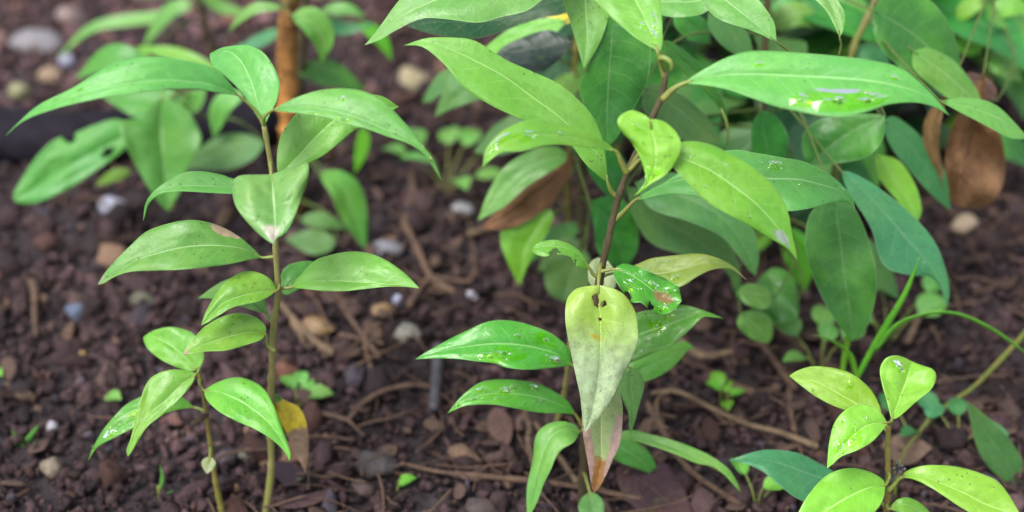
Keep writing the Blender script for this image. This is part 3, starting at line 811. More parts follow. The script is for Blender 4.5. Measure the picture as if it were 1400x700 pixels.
# ------------------------------------------------------------------ plants behind, left
pl, st = plant('blurred broad-leaved seedling with holed leaves behind the long left leaf', 'seedling',
               [('232,330 236,280 238,220 240,160 246,110', (9, 8, 7, 6, 5), 0.86, STEMG)], name='seedling')
Q = lambda *a, **k: quick_leaf(pl, *a, **{'stem': st, 'thick': 0, **k})
edge_leaf(pl, M['back'], '185,178', '18,272', '150,196 115,215 80,235 45,258', '160,163 129,171 103,182 75,191 51,213 31,243 20,262', '175,200 150,220 134,231 108,249 82,264 51,277 28,278', 0.80, dY=-0.03, k=0.6, stem=st, nv=70, nu=37,
          holes=((0.72, 0.24, 0.12, 0.05), (0.02, 0.45, 0.14, 0.04)), label='leaf with chewed holes')
edge_leaf(pl, M['back'], '222,130', '229,289', '220,160 222,200 226,245', '190,160 165,167 168,190 180,215 196,245 214,272', '254,150 272,177 275,195 262,220 246,262', 0.80, dY=-0.04, k=0.4, keel=0.35, stem=st)
Q(M['back'], '215,112', '160,75', '102,108', 16, 20, 0.85, dY=0.02)
Q(M['bright'], '300,96', '240,72', '183,64', 8, 14, 0.88, dY=0.02)
Q(M['back'], '252,140', '200,138', '140,132', 24, 26, 0.84)
Q(M['dull'], '362,196', '310,206', '246,228', 22, 26, 0.82)
Q(M['lime'], '180,233', '155,240', '130,254', 8, 9, 0.81)
Q(M['mid'], '242,150', '262,140', '282,120', 16, 14, 0.85)

pl, st = plant('slender dark stemmed seedling with narrow arching leaves at the top left', 'seedling',
               [('306,150 296,90 284,45 276,10 268,-30', (12, 11, 10, 10, 9), 1.02, STEMB)], name='seedling')
Q = lambda *a, **k: quick_leaf(pl, *a, **{'stem': st, 'thick': 0, **k})
Q(M['sage'], '268,8', '214,22 166,28 121,40', '76,82', 8, 9, 1.0)
Q(M['sage'], '264,2', '238,10 214,36', '196,66', 10, 10, 0.98)
Q(M['fresh'], '205,62', '196,72', '186,96', 8, 8, 0.98)
Q(M['dull'], '262,-14', '230,-14', '180,-4', 10, 9, 1.0)
Q(M['sage'], '272,-10', '305,10', '345,20', 9, 9, 1.0)

pl, st = plant('peeling orange brown stemmed seedling behind the top of the left tall sapling', 'seedling',
               [('402,318 398,240 396,170 392,100 394,40 400,-40', (34, 32, 31, 30, 28, 26), 0.84, BARKO), ('416,316 412,220 410,140 414,60 420,-40', (13, 12, 11, 10, 10), 0.86, STEMB)], name='seedling')
Q = lambda *a, **k: quick_leaf(pl, *a, **{'stem': st, 'thick': 0, **k})
Q(M['mid'], '398,22', '425,30 440,55', '440,86', 22, 16, 0.80)
Q(M['sage'], '388,10', '351,10 325,28', '312,46', 7, 8, 0.82)
Q(M['deep'], '404,96', '450,98', '500,124', 16, 20, 0.86)
Q(M['sage'], '440,14', '475,12', '500,24', 9, 9, 0.88)
Q(M['blue'], '420,24', '470,40', '512,30', 10, 9, 0.87)
Q(M['bright'], '490,30', '520,52', '536,84', 10, 10, 0.87)
Q(M['sage'], '335,128', '305,145', '292,190', 16, 12, 0.82)
Q(M['mid'], '436,236', '468,256 482,290', '500,343', 22, 20, 0.78)
Q(M['bright'], '450,240', '470,262', '478,300', 12, 8, 0.80)
Q(M['dull'], '460,332', '430,330', '390,326', 17, 18, 0.78)
Q(M['bright'], '498,170', '496,200', '485,238', 10, 9, 0.83)
Q(M['dull'], '410,300', '440,300', '475,312', 10, 12, 0.80)
Q(M['blue'], '385,40', '345,60', '318,66', 9, 9, 0.9)
Q(M['mid'], '404,-10', '430,-16', '470,-5', 14, 12, 0.9)
Q(M['deep'], '412,190', '440,182', '470,196', 10, 10, 0.84)

# ------------------------------------------------------------------ plants behind the centre
pl, st = plant('dense dark leaved sapling right behind the centre sapling, its two stems side by side', 'sapling',
               [('776,344 777,300 776,240 780,160 788,60 800,-60', (10, 9, 9, 8, 8, 8), 0.77, STEMY), ('796,336 794,290 795,220 806,120 818,40 835,-60', (15, 14, 13, 12, 11, 10), 0.76, STEMB)])
Q = lambda *a, **k: quick_leaf(pl, *a, **{'stem': st, 'thick': 0, **k})
EE = lambda *a, **k: edge_leaf(pl, *a, **{'stem': st, 'thick': 0, 'nv': 30, 'nu': 15, **k})
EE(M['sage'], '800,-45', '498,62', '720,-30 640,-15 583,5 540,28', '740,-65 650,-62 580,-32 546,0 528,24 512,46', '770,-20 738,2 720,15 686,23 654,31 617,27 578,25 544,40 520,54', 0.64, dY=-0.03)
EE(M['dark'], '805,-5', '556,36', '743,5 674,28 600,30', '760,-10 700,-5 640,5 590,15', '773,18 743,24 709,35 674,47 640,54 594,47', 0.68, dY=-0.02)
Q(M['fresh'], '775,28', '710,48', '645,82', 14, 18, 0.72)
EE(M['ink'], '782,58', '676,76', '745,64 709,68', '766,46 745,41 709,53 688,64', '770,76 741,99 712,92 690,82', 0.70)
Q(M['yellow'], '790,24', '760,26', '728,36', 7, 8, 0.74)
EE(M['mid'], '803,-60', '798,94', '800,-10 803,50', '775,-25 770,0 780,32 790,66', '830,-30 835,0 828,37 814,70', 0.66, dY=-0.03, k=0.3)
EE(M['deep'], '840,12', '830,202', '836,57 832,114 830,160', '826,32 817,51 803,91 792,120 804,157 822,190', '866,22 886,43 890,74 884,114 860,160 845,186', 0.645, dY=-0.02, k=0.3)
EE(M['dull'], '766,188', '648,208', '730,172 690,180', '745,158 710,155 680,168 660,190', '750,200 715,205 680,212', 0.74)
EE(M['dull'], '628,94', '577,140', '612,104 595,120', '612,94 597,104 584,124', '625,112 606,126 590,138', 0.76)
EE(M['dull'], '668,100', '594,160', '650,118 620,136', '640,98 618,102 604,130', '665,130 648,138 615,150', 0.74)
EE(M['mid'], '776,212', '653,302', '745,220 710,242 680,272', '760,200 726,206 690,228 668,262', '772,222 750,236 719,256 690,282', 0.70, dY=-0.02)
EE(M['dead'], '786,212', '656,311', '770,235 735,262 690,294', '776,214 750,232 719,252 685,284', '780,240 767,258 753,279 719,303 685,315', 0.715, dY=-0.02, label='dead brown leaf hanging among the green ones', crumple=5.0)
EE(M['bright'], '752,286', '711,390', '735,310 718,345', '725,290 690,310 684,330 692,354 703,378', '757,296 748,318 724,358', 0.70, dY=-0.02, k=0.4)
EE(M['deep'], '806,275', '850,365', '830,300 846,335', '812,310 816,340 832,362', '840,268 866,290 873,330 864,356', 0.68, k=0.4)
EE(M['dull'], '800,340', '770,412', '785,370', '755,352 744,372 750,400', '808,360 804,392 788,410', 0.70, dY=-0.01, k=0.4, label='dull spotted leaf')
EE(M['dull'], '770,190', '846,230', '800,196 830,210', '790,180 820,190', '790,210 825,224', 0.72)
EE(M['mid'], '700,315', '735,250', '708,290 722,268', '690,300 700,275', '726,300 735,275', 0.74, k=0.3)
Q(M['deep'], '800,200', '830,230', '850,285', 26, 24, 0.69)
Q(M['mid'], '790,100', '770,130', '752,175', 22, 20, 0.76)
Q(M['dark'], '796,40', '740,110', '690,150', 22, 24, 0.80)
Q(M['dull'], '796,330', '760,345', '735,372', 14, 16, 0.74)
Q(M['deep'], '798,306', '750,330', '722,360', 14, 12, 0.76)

# ------------------------------------------------------------------ plants behind, right
pl, st = plant('big blurred sapling with broad drooping leaves on the right, behind the centre sapling', 'sapling',
               [('1090,478 1084,420 1072,340 1050,240 1045,150 1046,68 1050,-40', (13, 12, 11, 10, 9, 9, 8), 0.74, STEMB), ('1140,452 1136,380 1138,300 1150,160 1166,70 1186,25 1212,-30', (12, 11, 10, 10, 9, 9, 9), 0.76, STEMG)])
Q = lambda *a, **k: quick_leaf(pl, *a, **{'stem': st, 'thick': 0, **k})
EE = lambda *a, **k: edge_leaf(pl, *a, **{'stem': st, 'thick': 0, 'nv': 30, 'nu': 15, **k})
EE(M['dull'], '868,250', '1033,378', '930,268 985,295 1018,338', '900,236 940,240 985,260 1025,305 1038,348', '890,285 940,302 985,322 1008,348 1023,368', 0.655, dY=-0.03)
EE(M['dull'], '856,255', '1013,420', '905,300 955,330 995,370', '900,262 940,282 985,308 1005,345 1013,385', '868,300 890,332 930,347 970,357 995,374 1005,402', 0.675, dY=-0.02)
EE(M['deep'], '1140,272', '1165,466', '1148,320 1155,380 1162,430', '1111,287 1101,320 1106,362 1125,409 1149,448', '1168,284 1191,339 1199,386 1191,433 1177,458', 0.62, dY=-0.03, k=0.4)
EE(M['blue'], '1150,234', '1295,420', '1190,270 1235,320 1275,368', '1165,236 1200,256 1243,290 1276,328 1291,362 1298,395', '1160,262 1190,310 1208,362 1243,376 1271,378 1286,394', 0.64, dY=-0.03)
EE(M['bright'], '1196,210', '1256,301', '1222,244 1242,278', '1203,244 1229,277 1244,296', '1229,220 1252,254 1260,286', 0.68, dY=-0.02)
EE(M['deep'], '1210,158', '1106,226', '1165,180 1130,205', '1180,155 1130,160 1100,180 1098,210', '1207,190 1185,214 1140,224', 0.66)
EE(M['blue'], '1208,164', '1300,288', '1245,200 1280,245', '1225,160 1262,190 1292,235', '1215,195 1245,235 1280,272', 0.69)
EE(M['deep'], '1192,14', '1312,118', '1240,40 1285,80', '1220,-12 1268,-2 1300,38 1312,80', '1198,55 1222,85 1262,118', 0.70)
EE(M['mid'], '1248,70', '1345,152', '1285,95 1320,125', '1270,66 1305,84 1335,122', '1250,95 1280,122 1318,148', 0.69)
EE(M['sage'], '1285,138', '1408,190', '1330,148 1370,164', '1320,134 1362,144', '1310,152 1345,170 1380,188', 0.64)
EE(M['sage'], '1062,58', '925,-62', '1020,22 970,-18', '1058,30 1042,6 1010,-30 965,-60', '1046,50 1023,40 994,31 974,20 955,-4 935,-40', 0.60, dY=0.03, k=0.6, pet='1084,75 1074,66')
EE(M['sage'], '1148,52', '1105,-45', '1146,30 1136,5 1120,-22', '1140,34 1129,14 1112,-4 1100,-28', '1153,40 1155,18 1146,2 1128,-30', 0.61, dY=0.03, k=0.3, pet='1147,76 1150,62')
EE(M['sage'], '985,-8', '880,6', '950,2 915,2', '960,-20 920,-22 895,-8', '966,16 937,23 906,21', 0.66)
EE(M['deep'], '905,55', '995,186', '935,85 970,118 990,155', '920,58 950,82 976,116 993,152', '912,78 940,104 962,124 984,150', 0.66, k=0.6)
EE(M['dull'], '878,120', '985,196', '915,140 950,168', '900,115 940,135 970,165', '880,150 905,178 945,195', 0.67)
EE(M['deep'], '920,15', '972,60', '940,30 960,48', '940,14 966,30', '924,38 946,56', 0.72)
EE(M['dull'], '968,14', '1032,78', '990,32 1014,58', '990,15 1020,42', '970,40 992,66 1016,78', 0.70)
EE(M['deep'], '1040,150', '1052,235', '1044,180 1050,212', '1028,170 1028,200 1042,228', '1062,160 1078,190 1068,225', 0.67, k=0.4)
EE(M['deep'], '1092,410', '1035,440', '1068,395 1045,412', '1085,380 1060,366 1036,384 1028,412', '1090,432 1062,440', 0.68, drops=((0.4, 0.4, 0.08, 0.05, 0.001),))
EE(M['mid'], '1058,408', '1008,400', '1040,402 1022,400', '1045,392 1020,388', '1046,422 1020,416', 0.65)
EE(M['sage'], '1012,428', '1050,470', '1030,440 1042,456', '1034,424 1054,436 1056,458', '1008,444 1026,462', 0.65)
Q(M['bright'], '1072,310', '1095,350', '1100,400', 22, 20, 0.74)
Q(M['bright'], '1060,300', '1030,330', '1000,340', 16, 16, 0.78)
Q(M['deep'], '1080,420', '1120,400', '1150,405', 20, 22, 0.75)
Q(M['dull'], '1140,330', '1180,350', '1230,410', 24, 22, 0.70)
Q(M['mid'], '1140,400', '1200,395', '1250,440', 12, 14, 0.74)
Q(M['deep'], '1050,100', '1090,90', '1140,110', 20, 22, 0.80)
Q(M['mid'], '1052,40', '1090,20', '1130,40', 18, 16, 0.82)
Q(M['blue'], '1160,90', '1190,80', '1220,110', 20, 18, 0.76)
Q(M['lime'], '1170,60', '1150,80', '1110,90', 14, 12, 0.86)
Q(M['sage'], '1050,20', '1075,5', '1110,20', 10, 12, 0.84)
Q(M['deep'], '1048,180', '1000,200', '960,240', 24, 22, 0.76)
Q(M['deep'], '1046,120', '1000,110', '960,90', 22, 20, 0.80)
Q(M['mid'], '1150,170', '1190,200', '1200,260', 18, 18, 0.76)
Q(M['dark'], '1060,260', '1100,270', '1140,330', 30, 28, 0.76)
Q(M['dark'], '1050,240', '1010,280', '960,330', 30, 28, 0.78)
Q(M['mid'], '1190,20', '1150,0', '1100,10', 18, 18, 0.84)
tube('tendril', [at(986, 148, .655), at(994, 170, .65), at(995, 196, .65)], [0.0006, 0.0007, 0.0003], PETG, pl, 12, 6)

pl, st = plant('far leafy sapling with yellow green leaves in the top right corner', 'sapling',
               [('1345,330 1340,240 1345,120 1350,40 1352,-40', (10, 9, 9, 8, 8), 0.86, STEMG)])
Q = lambda *a, **k: quick_leaf(pl, *a, **{'stem': st, 'thick': 0, **k})
Q(M['fresh'], '1348,50', '1325,62', '1298,58', 16, 14, 0.84)
Q(M['bright'], '1345,0', '1322,12', '1305,34', 12, 12, 0.84)
Q(M['sage'], '1352,0', '1360,24', '1380,40', 8, 8, 0.82)
Q(M['yellow'], '1352,30', '1356,44', '1350,66', 7, 7, 0.84)
Q(M['mid'], '1350,90', '1372,92', '1398,112', 14, 12, 0.82)
Q(M['bright'], '1346,150', '1310,170', '1280,200', 14, 14, 0.88)
Q(M['mid'], '1346,80', '1360,80', '1366,110', 12, 12, 0.84)
Q(M['deep'], '1346,200', '1380,200', '1412,230', 18, 18, 0.84)
Q(M['fresh'], '1350,20', '1385,8', '1415,20', 14, 14, 0.84)
EE = lambda *a, **k: edge_leaf(pl, *a, **{'stem': st, 'thick': 0, 'nv': 30, 'nu': 15, **k})
EE(M['dead'], '1345,100', '1318,284', '1330,160 1318,220', '1318,140 1296,190 1292,240 1300,275', '1352,150 1372,200 1372,250 1350,282', 0.70, dY=0.0, k=0.2, keel=-0.5, wave=0.5, label='large curled dead leaf', crumple=5.0)
EE(M['dead'], '1300,120', '1290,262', '1278,160 1276,200 1284,240', '1266,160 1264,205 1278,245', '1288,160 1284,200 1290,240', 0.69, k=0.2, keel=-0.6, label='thin curled dead leaf', crumple=5.0)
EE(M['deadpink'], '1362,140', '1322,98', '1350,125 1335,112', '1340,132 1325,118', '1362,120 1345,104', 0.71, k=0.4)

# ------------------------------------------------------------------ leafy plants farther back
def bush(label, x, y, h, n, L, keys, lean=(0, 0), name='seedling', cat='seedling'):
    root = thing(name, (x, y, gz(x, y)), label, cat, 'leafy plants growing in the background')
    sp = [np.array([x + lean[0] * t * t, y + lean[1] * t * t, gz(x, y) - 0.01 + h * t]) for t in (0, .35, .7, 1)]
    tube('stem', sp, [0.0035, 0.003, 0.0022, 0.0012], STEMG, root, 30, 8, 0.1, int(x * 100))
    c = spline(sp, 60)
    for i in range(n):
        q = c[int(20 + 39 * i / max(1, n - 1))]
        az = i * 2.4 + random.uniform(-.5, .5)
        l = L * random.uniform(0.7, 1.15)
        b = q + np.array([math.sin(az), math.cos(az), 0.35]) * 0.012
        free_leaf(root, M[random.choice(keys)], b, az, l, l * random.uniform(.17, .24), random.uniform(0.1, 0.7), random.uniform(0.6, 1.7), random.uniform(-.4, .4), q)

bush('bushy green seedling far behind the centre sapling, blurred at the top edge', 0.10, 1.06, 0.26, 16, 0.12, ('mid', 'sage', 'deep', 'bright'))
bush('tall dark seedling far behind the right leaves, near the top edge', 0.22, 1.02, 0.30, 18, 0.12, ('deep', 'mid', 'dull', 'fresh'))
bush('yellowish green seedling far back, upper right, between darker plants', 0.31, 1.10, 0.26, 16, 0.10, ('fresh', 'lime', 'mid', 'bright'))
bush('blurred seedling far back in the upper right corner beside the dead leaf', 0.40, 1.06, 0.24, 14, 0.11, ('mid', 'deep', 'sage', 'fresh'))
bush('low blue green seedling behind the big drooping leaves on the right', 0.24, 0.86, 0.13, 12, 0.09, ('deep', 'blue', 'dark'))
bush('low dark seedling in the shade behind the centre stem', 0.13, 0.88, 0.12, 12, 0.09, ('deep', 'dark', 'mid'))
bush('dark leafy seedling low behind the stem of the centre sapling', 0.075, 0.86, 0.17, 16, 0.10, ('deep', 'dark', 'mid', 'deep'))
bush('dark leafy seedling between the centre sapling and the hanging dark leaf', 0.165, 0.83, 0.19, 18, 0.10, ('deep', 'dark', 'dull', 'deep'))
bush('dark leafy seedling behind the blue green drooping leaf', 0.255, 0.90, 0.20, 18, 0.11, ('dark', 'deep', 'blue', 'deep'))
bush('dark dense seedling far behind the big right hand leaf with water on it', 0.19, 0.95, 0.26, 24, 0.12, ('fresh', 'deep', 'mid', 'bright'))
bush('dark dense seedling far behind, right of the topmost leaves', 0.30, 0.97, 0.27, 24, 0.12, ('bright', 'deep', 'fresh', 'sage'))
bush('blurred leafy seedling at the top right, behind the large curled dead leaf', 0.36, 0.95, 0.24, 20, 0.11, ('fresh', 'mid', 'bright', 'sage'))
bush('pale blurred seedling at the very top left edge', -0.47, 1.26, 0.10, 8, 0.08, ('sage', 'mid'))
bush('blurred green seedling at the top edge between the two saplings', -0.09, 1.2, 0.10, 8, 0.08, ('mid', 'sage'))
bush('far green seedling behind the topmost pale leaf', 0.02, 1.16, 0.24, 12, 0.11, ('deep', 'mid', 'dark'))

# ------------------------------------------------------------------ little weeds on the soil
def weed(label, px, py, leaves, mat, r=0.006, height=0.02, name='weed'):
    g0 = gp(px, py)
    root = thing(name, (g0[0], g0[1], gz(g0[0], g0[1])), label, 'weed')
    for i, (dx, dy, s) in enumerate(leaves):
        tip = g0 + np.array([dx, dy, height * random.uniform(.5, 0.9)])
        base = g0 + np.array([random.uniform(-.002, .002), random.uniform(-.002, .002), -0.004])
        az = math.atan2(dx, dy) if abs(dx) + abs(dy) > 0.001 else random.uniform(0, 6)
        tube('stalk', [base, (base + tip) / 2 + np.array([0, 0, height * .2]), tip], [0.0006, 0.0005, 0.0004], PETG, root, 8, 6)
        free_leaf(root, mat, tip, az, r * 2 * s, r * s * 0.75, 0.5, 1.0, random.uniform(-.3, .3), nv=12, nu=7)

weed('clover like weed with three rounded leaflets on the soil right of the left tall sapling', 412, 548, ((-0.004, 0.005, 1.1), (0.004, 0.0, 1.2), (0.001, 0.003, 1.0), (-.001, 0.008, 1)), M['mid'], 0.0068, 0.006)
weed('tiny green sprout on the soil at the bottom, between the two large saplings', 540, 670, ((0.002, 0.001, 1.2),), M['bright'], 0.0048, 0.003)
weed('tiny green sprout on bare soil left of the small fresh sapling', 142, 543, ((0.002, -0.001, 1.2),), M['mid'], 0.005, 0.003)
weed('blurred cluster of small round leaves in the middle distance, left of the dead brown leaf', 612, 262, ((-0.02, 0.03, 1.2), (-0.01, 0.0, 1.2), (0.012, 0.02, 1.1), (0.0, 0.035, 1.1), (0.02, -0.005, 1.2), (-0.03, 0.012, 1.0), (0.03, 0.03, 1), (0.008, -.02, 1)), M['mid'], 0.010, 0.03)
weed('small bright weed on the soil right of the yellowing leaf', 990, 552, ((-0.002, 0.006, 1), (0.003, 0.001, 1), (0.0, -.004, .8), (-0.003, 0.002, .8), (0.001, 0.004, 0.9)), M['bright'], 0.0065, 0.010)
weed('pale weed with small round leaves left of the lime sapling under the hanging leaf', 1118, 512, ((-0.012, 0.016, 1.3), (0.004, 0.02, 1.2), (0.014, 0.008, 1.1), (-0.01, -.004, 1), (0.002, 0.004, 1)), M['sage'], 0.0085, 0.026)
weed('blurred pale weed below the tip of the blue green drooping leaf', 1212, 470, ((-0.02, 0.02, 1.2), (0.0, 0.03, 1.2), (0.02, 0.01, 1.2), (0.03, 0.03, 1.1), (-.01, 0, 1)), M['sage'], 0.010, 0.03)
weed('small weed with paired leaves right of the lime sapling', 1310, 612, ((-0.012, 0.012, 1.2), (0.008, -.002, 1.2), (0.0, 0.01, 1)), M['blue'], 0.0075, 0.02)
weed('weed of bluish leaves just behind the stem of the lime sapling', 1248, 612, ((-0.008, 0.012, 1.2), (0.008, 0.008, 1.1), (0.0, 0.0, 1)), M['blue'], 0.007, 0.018)
weed('tiny seedling leaf poking in at the left edge of the soil', -4, 515, ((0.0, 0.0, 1), (0.004, .002, 1)), M['fresh'], 0.004, 0.005)
weed('weed of small dull leaves at the bottom edge left of the lime sapling', 1035, 690, ((-0.006, 0.01, 1), (0.01, 0.006, 1), (0.002, 0.0, 1.1)), M['fresh'], 0.007, 0.015)

def blade(root, pts, w, mat, Y):
    """grass blade through pixels: a narrow folded strip"""
    c = spline([at(x, y, Y) for x, y in P(pts)], 30)
    S = np.zeros((30, 5, 3))
    for i in range(30):
        t = i / 29
        T = c[min(i + 1, 29)] - c[max(i - 1, 0)]; T /= np.linalg.norm(T)
        s = np.cross(T, np.array([0.2, 0.75, 0.6])); s /= np.linalg.norm(s)
        ww = w * min(1, 0.55 + t) * (1 - t ** 3) + 0.0001
        nrm = np.cross(s, T)
        for j in range(5):
            u = -1 + j / 2
            S[i, j] = c[i] + s * u * ww + nrm * (-0.35 * ww * (1 - abs(u)))
    return grid_leaf(S, mat, root, thick=0.0002, name='blade')

def grass(label, px, py, Y, blades, mat):
    g0 = at(px, py, Y); z = gz(g0[0], g0[1])
    root = thing('grass_tuft', (g0[0], g0[1], z), label, 'grass')
    for pts, w in blades:
        blade(root, pts, w, mat, Y)
    b = g0.copy(); b[2] = z - 0.008
    tube('stalk', [b, (b + g0) / 2, g0 + np.array([0, 0, 0.004])], [0.0016, 0.0014, 0.001], PETG, root, 10, 7)
grass('grass tuft with one straight and one long arching blade behind the lime sapling', 1168, 524, 0.60,
      (('1168,524 1190,482 1215,440 1238,400 1258,350', 0.0022), ('1195,480 1228,443 1272,428 1312,430 1361,453 1410,488', 0.0026), ('1172,518 1160,483 1132,463 1112,458', 0.0022), ('1150,520 1156,480 1163,440 1166,424', 0.0018)), M['bright'])
grass('short pale grass sprout on the soil at the far lower left', 24, 618, 0.60, (('24,618 35,606 54,580', 0.0022), ('24,616 22,602 17,588', 0.0012), ('26,618 42,610 52,600', 0.001)), M['sage'])
grass('single thin grass shoot on the soil left of the small fresh sapling stem', 218, 672, 0.56, (('218,672 222,655 219,636', 0.0012), ('219,672 228,674 237,671', 0.0008)), M['sage'])

# ------------------------------------------------------------------ vines, roots, twigs, hose
def lay(pts, lift=0.003):
    out = []
    for x, y in P(pts):
        g = gp(x, y); g[2] = gz(g[0], g[1]) + lift
        out.append(g)
    return out

def twig(label, parts, mat, name='twig', lift=0.003, knob=0.22, cat='twig', sprite=None):
    geos = []
    for i, (pts, w0, w1) in enumerate(parts):
        p3 = lay(pts, lift)
        m = P(pts)[0]
        sc_ = np.linalg.norm(np.array([0, 0, H]) - p3[0]) / FPX / 2 * 0.8
        geos.append(tube_geo(p3, [w0 * sc_, (w0 + w1) / 2 * sc_, w1 * sc_], 26, 8, knob, len(label) + i))
    V, F = merge(geos)
    o = mesh(name, V, F, mat)
    return tag(o, label, cat)

twig('thin forked brown twig lying right of the yellow and brown leaf', (('420,572 450,577 477,585', 7, 8), ('477,585 497,562 525,545 560,537 588,538', 9, 9), ('477,585 487,595 498,606', 7, 4)), TWIG, lift=0.006)
twig('short broken stick leaning on the soil right of the left tall stem', (('384,424 410,455 430,475 455,494', 10, 13), ('400,450 412,468 417,480', 9, 7)), TWIGL, lift=0.006)
twig('cluster of crossing reddish brown twigs behind the left tall sapling', (('476,440 498,470 520,500', 10, 8), ('465,468 500,474 525,480', 8, 6), ('505,450 500,480 510,520', 9, 7), ('520,452 500,468 478,490', 6, 5)), TWIG, lift=0.006)
twig('long thin brown stick lying along the bottom centre', (('548,642 590,652 622,657', 6, 7), ('622,657 680,662 760,670 880,692', 12, 9)), TWIG, lift=0.005)
twig('grey upright stick in the soil below the tip of the wet left leaf', (('600,488 598,520 594,572', 20, 18),), TWIGD, 'stick', 0.008, 0.12, 'stick')
twig('brown root with two crossing branches in the middle distance', (('553,318 570,350 590,392 622,413', 12, 11), ('590,392 640,398 650,380', 9, 7), ('560,432 572,412 588,392', 11, 10), ('562,250 566,275 553,318', 12, 10)), TWIG, 'root', 0.008, 0.2, 'root')
twig('pale curving root beside the base of the centre sapling, left side', (('716,560 724,590 722,612 732,650', 10, 9), ('728,580 742,600 790,668', 7, 11), ('790,668 830,680 870,694', 11, 8)), TWIGL, 'root', 0.004, 0.2, 'root')
twig('long tan green creeping stem running across the soil to the lime sapling', (('890,552 915,548 940,555 975,574 1020,594 1066,606 1115,625', 7, 11), ('915,548 898,560 900,590 912,600', 5, 4)), TWIGL, 'creeper', 0.008, 0.12, 'creeper')
twig('brown twig slanting down behind the creeping stem', (('1046,442 1070,468 1095,492', 12, 11), ('1030,470 1062,515 1085,545', 12, 12)), TWIG, lift=0.008)
twig('short grey brown twig lying above the creeping stem', (('1000,540 1040,548 1062,540', 16, 14),), TWIG, lift=0.006)
twig('thin upright brown twig left of the lime sapling', (('1080,520 1078,560 1084,600', 10, 8),), TWIG, lift=0.006)
twig('pale twig by the bright little weed', (('925,478 960,500 1000,495', 16, 12),), TWIGL, lift=0.008)
twig('brown root piece lying below the creeping stem', (('868,540 888,570 908,604 930,640 960,668 1010,700', 12, 9),), TWIG, 'root', 0.006, 0.2, 'root')
twig('tan upright dry stalk behind the grass tuft', (('1236,488 1248,462 1260,438', 12, 9),), TWIGL, 'stalk', 0.012, 0.1, 'stalk')
twig('withered pinkish stem standing in the soil at the far left', (('52,470 50,440 50,408 46,395', 5, 16),), TWIG, 'stalk', 0.006, 0.15, 'stalk')
twig('thin brown rootlet curling near the bottom centre left', (('442,620 470,618 490,628 496,655', 5, 4),), TWIG, 'rootlet', 0.003, 0.1, 'root')
twig('thick reddish bark strip lying on the soil behind the round leaves of the left seedling', (('255,140 300,160 340,178', 14, 12),), TWIG, 'bark_strip', 0.01, 0.15, 'bark')
twig('pale flat stick in the middle distance right of the lower left leaves', (('640,330 690,318 740,322', 10, 8),), TWIGL, lift=0.006)

v3 = [at(1228, 636, 0.565), at(1263, 583, 0.60), at(1296, 553, 0.62), at(1330, 530, 0.62), at(1365, 495, 0.62), at(1425, 430, 0.62)]
b0 = v3[0].copy(); b0[1] -= 0.01; b0[2] = gz(b0[0], b0[1]) - 0.01
tag(tube('vine', [b0] + v3, [0.0010, 0.0011, 0.0014, 0.0020], VINE, None, 40, 9, 0.12), 'slanting olive green vine stem crossing behind the lime sapling at the right edge', 'vine')

pl, st = plant('pale leafed seedling cut by the right edge, beside the lime sapling', 'seedling', [('1420,720 1412,690 1408,670', (9, 8, 7), 0.57, STEMG)], name='seedling')
quick_leaf(pl, M['dull'], '1402,668', '1362,612', '1322,548', 22, 24, 0.575, stem=st)
quick_leaf(pl, M['dull'], '1404,662', '1430,630', '1440,590', 20, 20, 0.58, stem=st)

hp = []
for (x, y) in P('-260,175 -120,170 0,180 80,188 150,184 220,172 300,166 370,170'):
    g0 = gp(x, y + 26); g0[2] = gz(g0[0], g0[1]) + 0.015; hp.append(g0)
tag(tube('garden_hose', hp, [0.021, 0.021], HOSE, None, 60, 16), 'thick black irrigation hose lying across the soil at the left edge', 'hose')

# ------------------------------------------------------------------ fallen leaves
def fallen(label, mat, base, mid, tip, wu, wd, lift=0.006, name='fallen_leaf'):
    g0 = gp(*P(base)[0])
    o = quick_leaf(None, mat, base, mid, tip, wu, wd, g0[1], k=1.4, wave=0.4, keel=0.05)
    # lay it on the soil: drop every point onto the ground along its line of sight
    me = o.data
    for v in me.vertices:
        c = np.array(v.co); r = c - np.array([0, 0, H]); t = H / -r[2]
        for _ in range(3):
            t = (H - lift - gz(r[0] * t, r[1] * t) - 0.003 * noise.noise(Vector((c[0] * 40, c[1] * 40, 1)))) / -r[2]
        v.co = Vector(np.array([0, 0, H]) + r * t)
    o.name = name
    return tag(o, label, 'fallen leaf')
fallen('large purple brown fallen leaf at the bottom right of the centre sapling', M['deadpurple'], '842,640', '890,668', '950,716', 40, 34)
fallen('pinkish tan fallen leaf on the soil behind the stem of the lime sapling', M['deadpink'], '1212,606', '1240,612', '1275,612', 20, 24)
fallen('pale grey fallen leaf fragment below the second wet leaf', M['deadpink'], '676,556', '688,585', '692,616', 20, 14)
fallen('dark purple fallen leaf below the yellow and brown leaf', M['bark_dark'], '374,632', '396,650', '424,644', 16, 14)
fallen('tan curled fallen leaf on the soil right of the left tall stem', M['dead'], '412,440', '440,445', '460,452', 12, 10)
fallen('brown fallen leaf strip at the bottom, left of centre', M['deadpurple'], '380,692', '430,680', '470,664', 7, 9)

def stray(label, mat, *a, **k):
    o = quick_leaf(None, mat, *a, **k)
    o.name = 'loose_leaf'
    return tag(o, label, 'leaf')

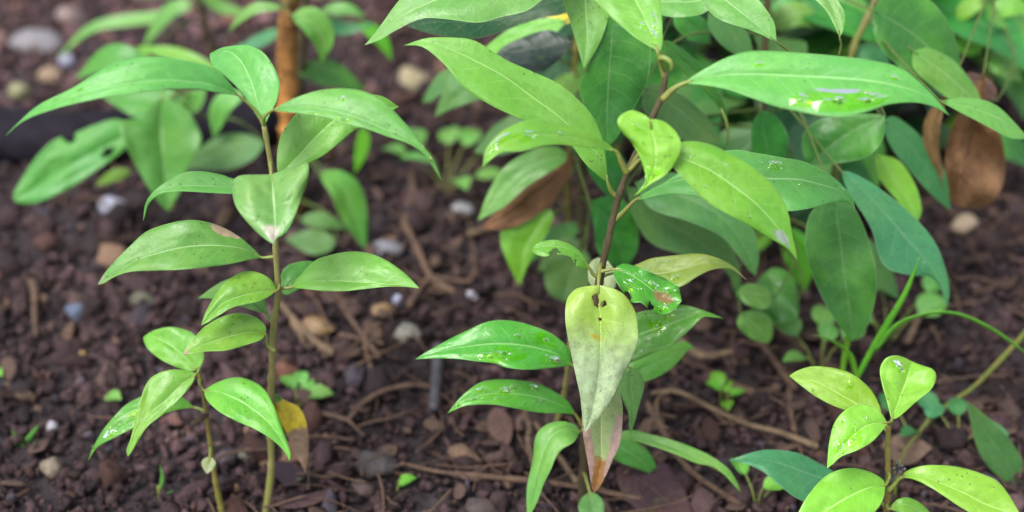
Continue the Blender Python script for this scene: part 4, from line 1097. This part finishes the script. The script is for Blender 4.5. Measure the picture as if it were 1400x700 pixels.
# ------------------------------------------------------------------ pebbles one can tell apart
def pebble(label, px, py, w, h, col, rough=0.6, seed=1, flat=0.6):
    g0 = gp(px, py + h * 0.3)
    s = np.linalg.norm(g0 - np.array([0, 0, H])) / FPX / 2
    V, F = proto(3, seed, 0.27)
    col = mul(col, 0.62)
    V = V * np.array([w * s, w * s * 0.8, max(h * s * 1.1, w * s * 0.35)])
    a = seed * 1.3 % 0.6 - 0.3
    V = V @ np.array([[math.cos(a), math.sin(a), 0], [-math.sin(a), math.cos(a), 0], [0, 0, 1]])
    c = np.array([g0[0], g0[1], gz(g0[0], g0[1]) + h * s * 0.22])
    mt = rough_mat('pebble_stone', col, mul(col, 0.7), 260, rough, 0.2, 0.8, 0.0006, (1, 1, 1), mul(col, 0.5))
    o = mesh('pebble', V, [tuple(int(i) for i in f) for f in F], mt)
    o.location = c
    return tag(o, label, 'pebble', 'pebbles lying on the soil')

for i, a in enumerate([
    ('blue grey pebble on the soil at the left, below the leaf with the tan patch', 106, 421, 34, 26, (0.13, 0.16, 0.24)),
    ('small yellow pebble on the soil left of the small fresh sapling', 110, 483, 20, 15, (0.55, 0.38, 0.16)),
    ('tiny yellow pebble beside the small yellow pebble', 91, 475, 13, 12, (0.50, 0.34, 0.16)),
    ('greenish grey pebble below the leaf with the tan patch', 195, 408, 34, 34, (0.17, 0.17, 0.12)),
    ('round white pebble on the soil at the lower left', 72, 582, 15, 18, (0.48, 0.47, 0.52)),
    ('beige stone on the soil at the lower left edge', 72, 634, 32, 26, (0.28, 0.23, 0.17)),
    ('oval grey green stone right of the small fresh sapling stem', 339, 618, 27, 18, (0.20, 0.19, 0.15)),
    ('mauve stone left of the oval grey green stone', 310, 622, 30, 26, (0.15, 0.12, 0.13)),
    ('reddish brown stone behind the left tall stem', 391, 502, 34, 40, (0.22, 0.10, 0.07)),
    ('whitish stone in the far upper left', 48, 52, 70, 26, (0.33, 0.31, 0.33)),
    ('pinkish stone at the top left edge above the whitish stone', 96, 20, 40, 34, (0.36, 0.27, 0.25)),
    ('pale lilac stone in the upper left beside the holed leaf', 92, 82, 24, 22, (0.42, 0.42, 0.55)),
    ('tan stone in the upper left between hose and whitish stone', 70, 100, 34, 26, (0.42, 0.30, 0.20)),
    ('yellow green stone behind the tip of the long left leaf', 28, 121, 30, 22, (0.36, 0.36, 0.20)),
    ('cream round stone in the upper middle between the two saplings', 562, 104, 44, 32, (0.50, 0.43, 0.27)),
    ('lilac white elongated stone below the holed leaf', 154, 276, 36, 20, (0.42, 0.43, 0.52)),
    ('small bright white pebble in the middle distance', 642, 402, 28, 17, (0.60, 0.60, 0.72)),
    ('flat grey stone behind the lower right leaf of the left tall sapling', 528, 337, 48, 20, (0.26, 0.26, 0.30)),
    ('pale blue pebble behind the lower right leaf of the left tall sapling', 544, 408, 18, 28, (0.36, 0.38, 0.52)),
    ('pale grey curved stone near the crossing reddish twigs', 558, 452, 40, 32, (0.30, 0.29, 0.25)),
    ('tan stone by the short broken stick', 432, 444, 44, 26, (0.34, 0.23, 0.13)),
    ('ochre chip near the crossing reddish twigs', 522, 421, 30, 18, (0.38, 0.25, 0.13)),
    ('small tan pebble right of the clover like weed', 476, 518, 15, 14, (0.40, 0.29, 0.18)),
    ('tiny tan pebble right of the dying yellow leaf', 454, 604, 13, 10, (0.42, 0.31, 0.20)),
    ('dark rounded stone at the bottom left of the sprout', 497, 664, 34, 24, (0.13, 0.09, 0.08)),
    ('large dark stone at the bottom near the long thin stick', 515, 628, 60, 34, (0.10, 0.085, 0.085)),
    ('brown stone at the bottom edge right of the sprout', 658, 690, 50, 36, (0.10, 0.075, 0.07)),
    ('tan pebble in the right background below the curled dead leaf', 1316, 303, 34, 32, (0.48, 0.37, 0.26)),
    ('pale pebble in the right background above the drooping leaves', 1196, 187, 18, 20, (0.55, 0.45, 0.38)),
    ('orange chip on the soil below the small fresh sapling', 322, 664, 14, 16, (0.42, 0.27, 0.14)),
    ('grey lilac pebble behind the brown roots in the middle', 632, 284, 32, 24, (0.40, 0.40, 0.42)),
    ('whitish pebble at the right behind the grass', 1235, 392, 16, 18, (0.5, 0.5, 0.56)),
]):
    pebble(*a, seed=i + 1)

# ------------------------------------------------------------------ root fibres and bark crumbs, beyond counting
geos = []
for i in range(800):
    x = random.uniform(-0.14, 0.48) if i % 8 else random.uniform(-0.5, 0.5)
    y = random.uniform(0.5, 1.15)
    a = random.uniform(0, math.pi * 2); L = random.uniform(0.008, 0.05)
    z = random.uniform(0.001, 0.008)
    pts = []
    for k in range(4):
        pts.append(np.array([x, y, gz(x, y) + z + random.uniform(0, 0.003)]))
        a += random.uniform(-.4, .4)
        x += math.sin(a) * L / 3; y += math.cos(a) * L / 3
    r = random.uniform(0.0003, 0.001)
    geos.append(tube_geo(pts, [r, r * random.uniform(.5, 1)], 8, 5))
V_, F_ = merge(geos)
tag(mesh('root_litter', V_, F_, TWIG), kind='stuff')

geos = []
for i in range(620):
    x, y = random.uniform(-0.5, 0.5), random.uniform(0.5, 1.2)
    if i % 6: x = random.uniform(-0.14, 0.48)
    r, a = random.uniform(0.0025, 0.009), random.uniform(0, 6.28)
    el, n = random.uniform(0.35, 0.8), 9
    tx, ty = random.uniform(-.5, .5), random.uniform(-.5, .5)
    V = [np.array([x, y, gz(x, y) + 0.0055])]
    for ring in (0.55, 1.0):
        for k in range(n):
            w = 2 * math.pi * k / n
            q = r * ring * (1 + 0.35 * noise.noise(Vector((math.cos(w) * 1.4, math.sin(w) * 1.4, i * 1.7))))
            lx, ly = q * math.cos(w), q * math.sin(w) * el
            V.append(np.array([x + lx * math.cos(a) - ly * math.sin(a), y + lx * math.sin(a) + ly * math.cos(a),
                               gz(x, y) + 0.0055 + tx * lx + ty * ly + 12 * ly * ly + 4 * lx * lx * (1 if i % 2 else -0.5)]))
    F = [(0, 1 + k, 1 + (k + 1) % n) for k in range(n)] + [(1 + k, 1 + n + k, 1 + n + (k + 1) % n, 1 + (k + 1) % n) for k in range(n)]
    geos.append((V, F))
V_, F_ = merge(geos)
ROT = rough_mat('decayed_leaf', (0.048, 0.030, 0.027), (0.085, 0.055, 0.040), 40, 0.75, 0.15, 0.6, 0.0008, (1, 1, 1), (0.04, 0.025, 0.024))
lo = mesh('leaf_litter', V_, F_, ROT)
md = lo.modifiers.new('thickness', 'SOLIDIFY'); md.thickness = 0.0004
tag(lo, kind='stuff')
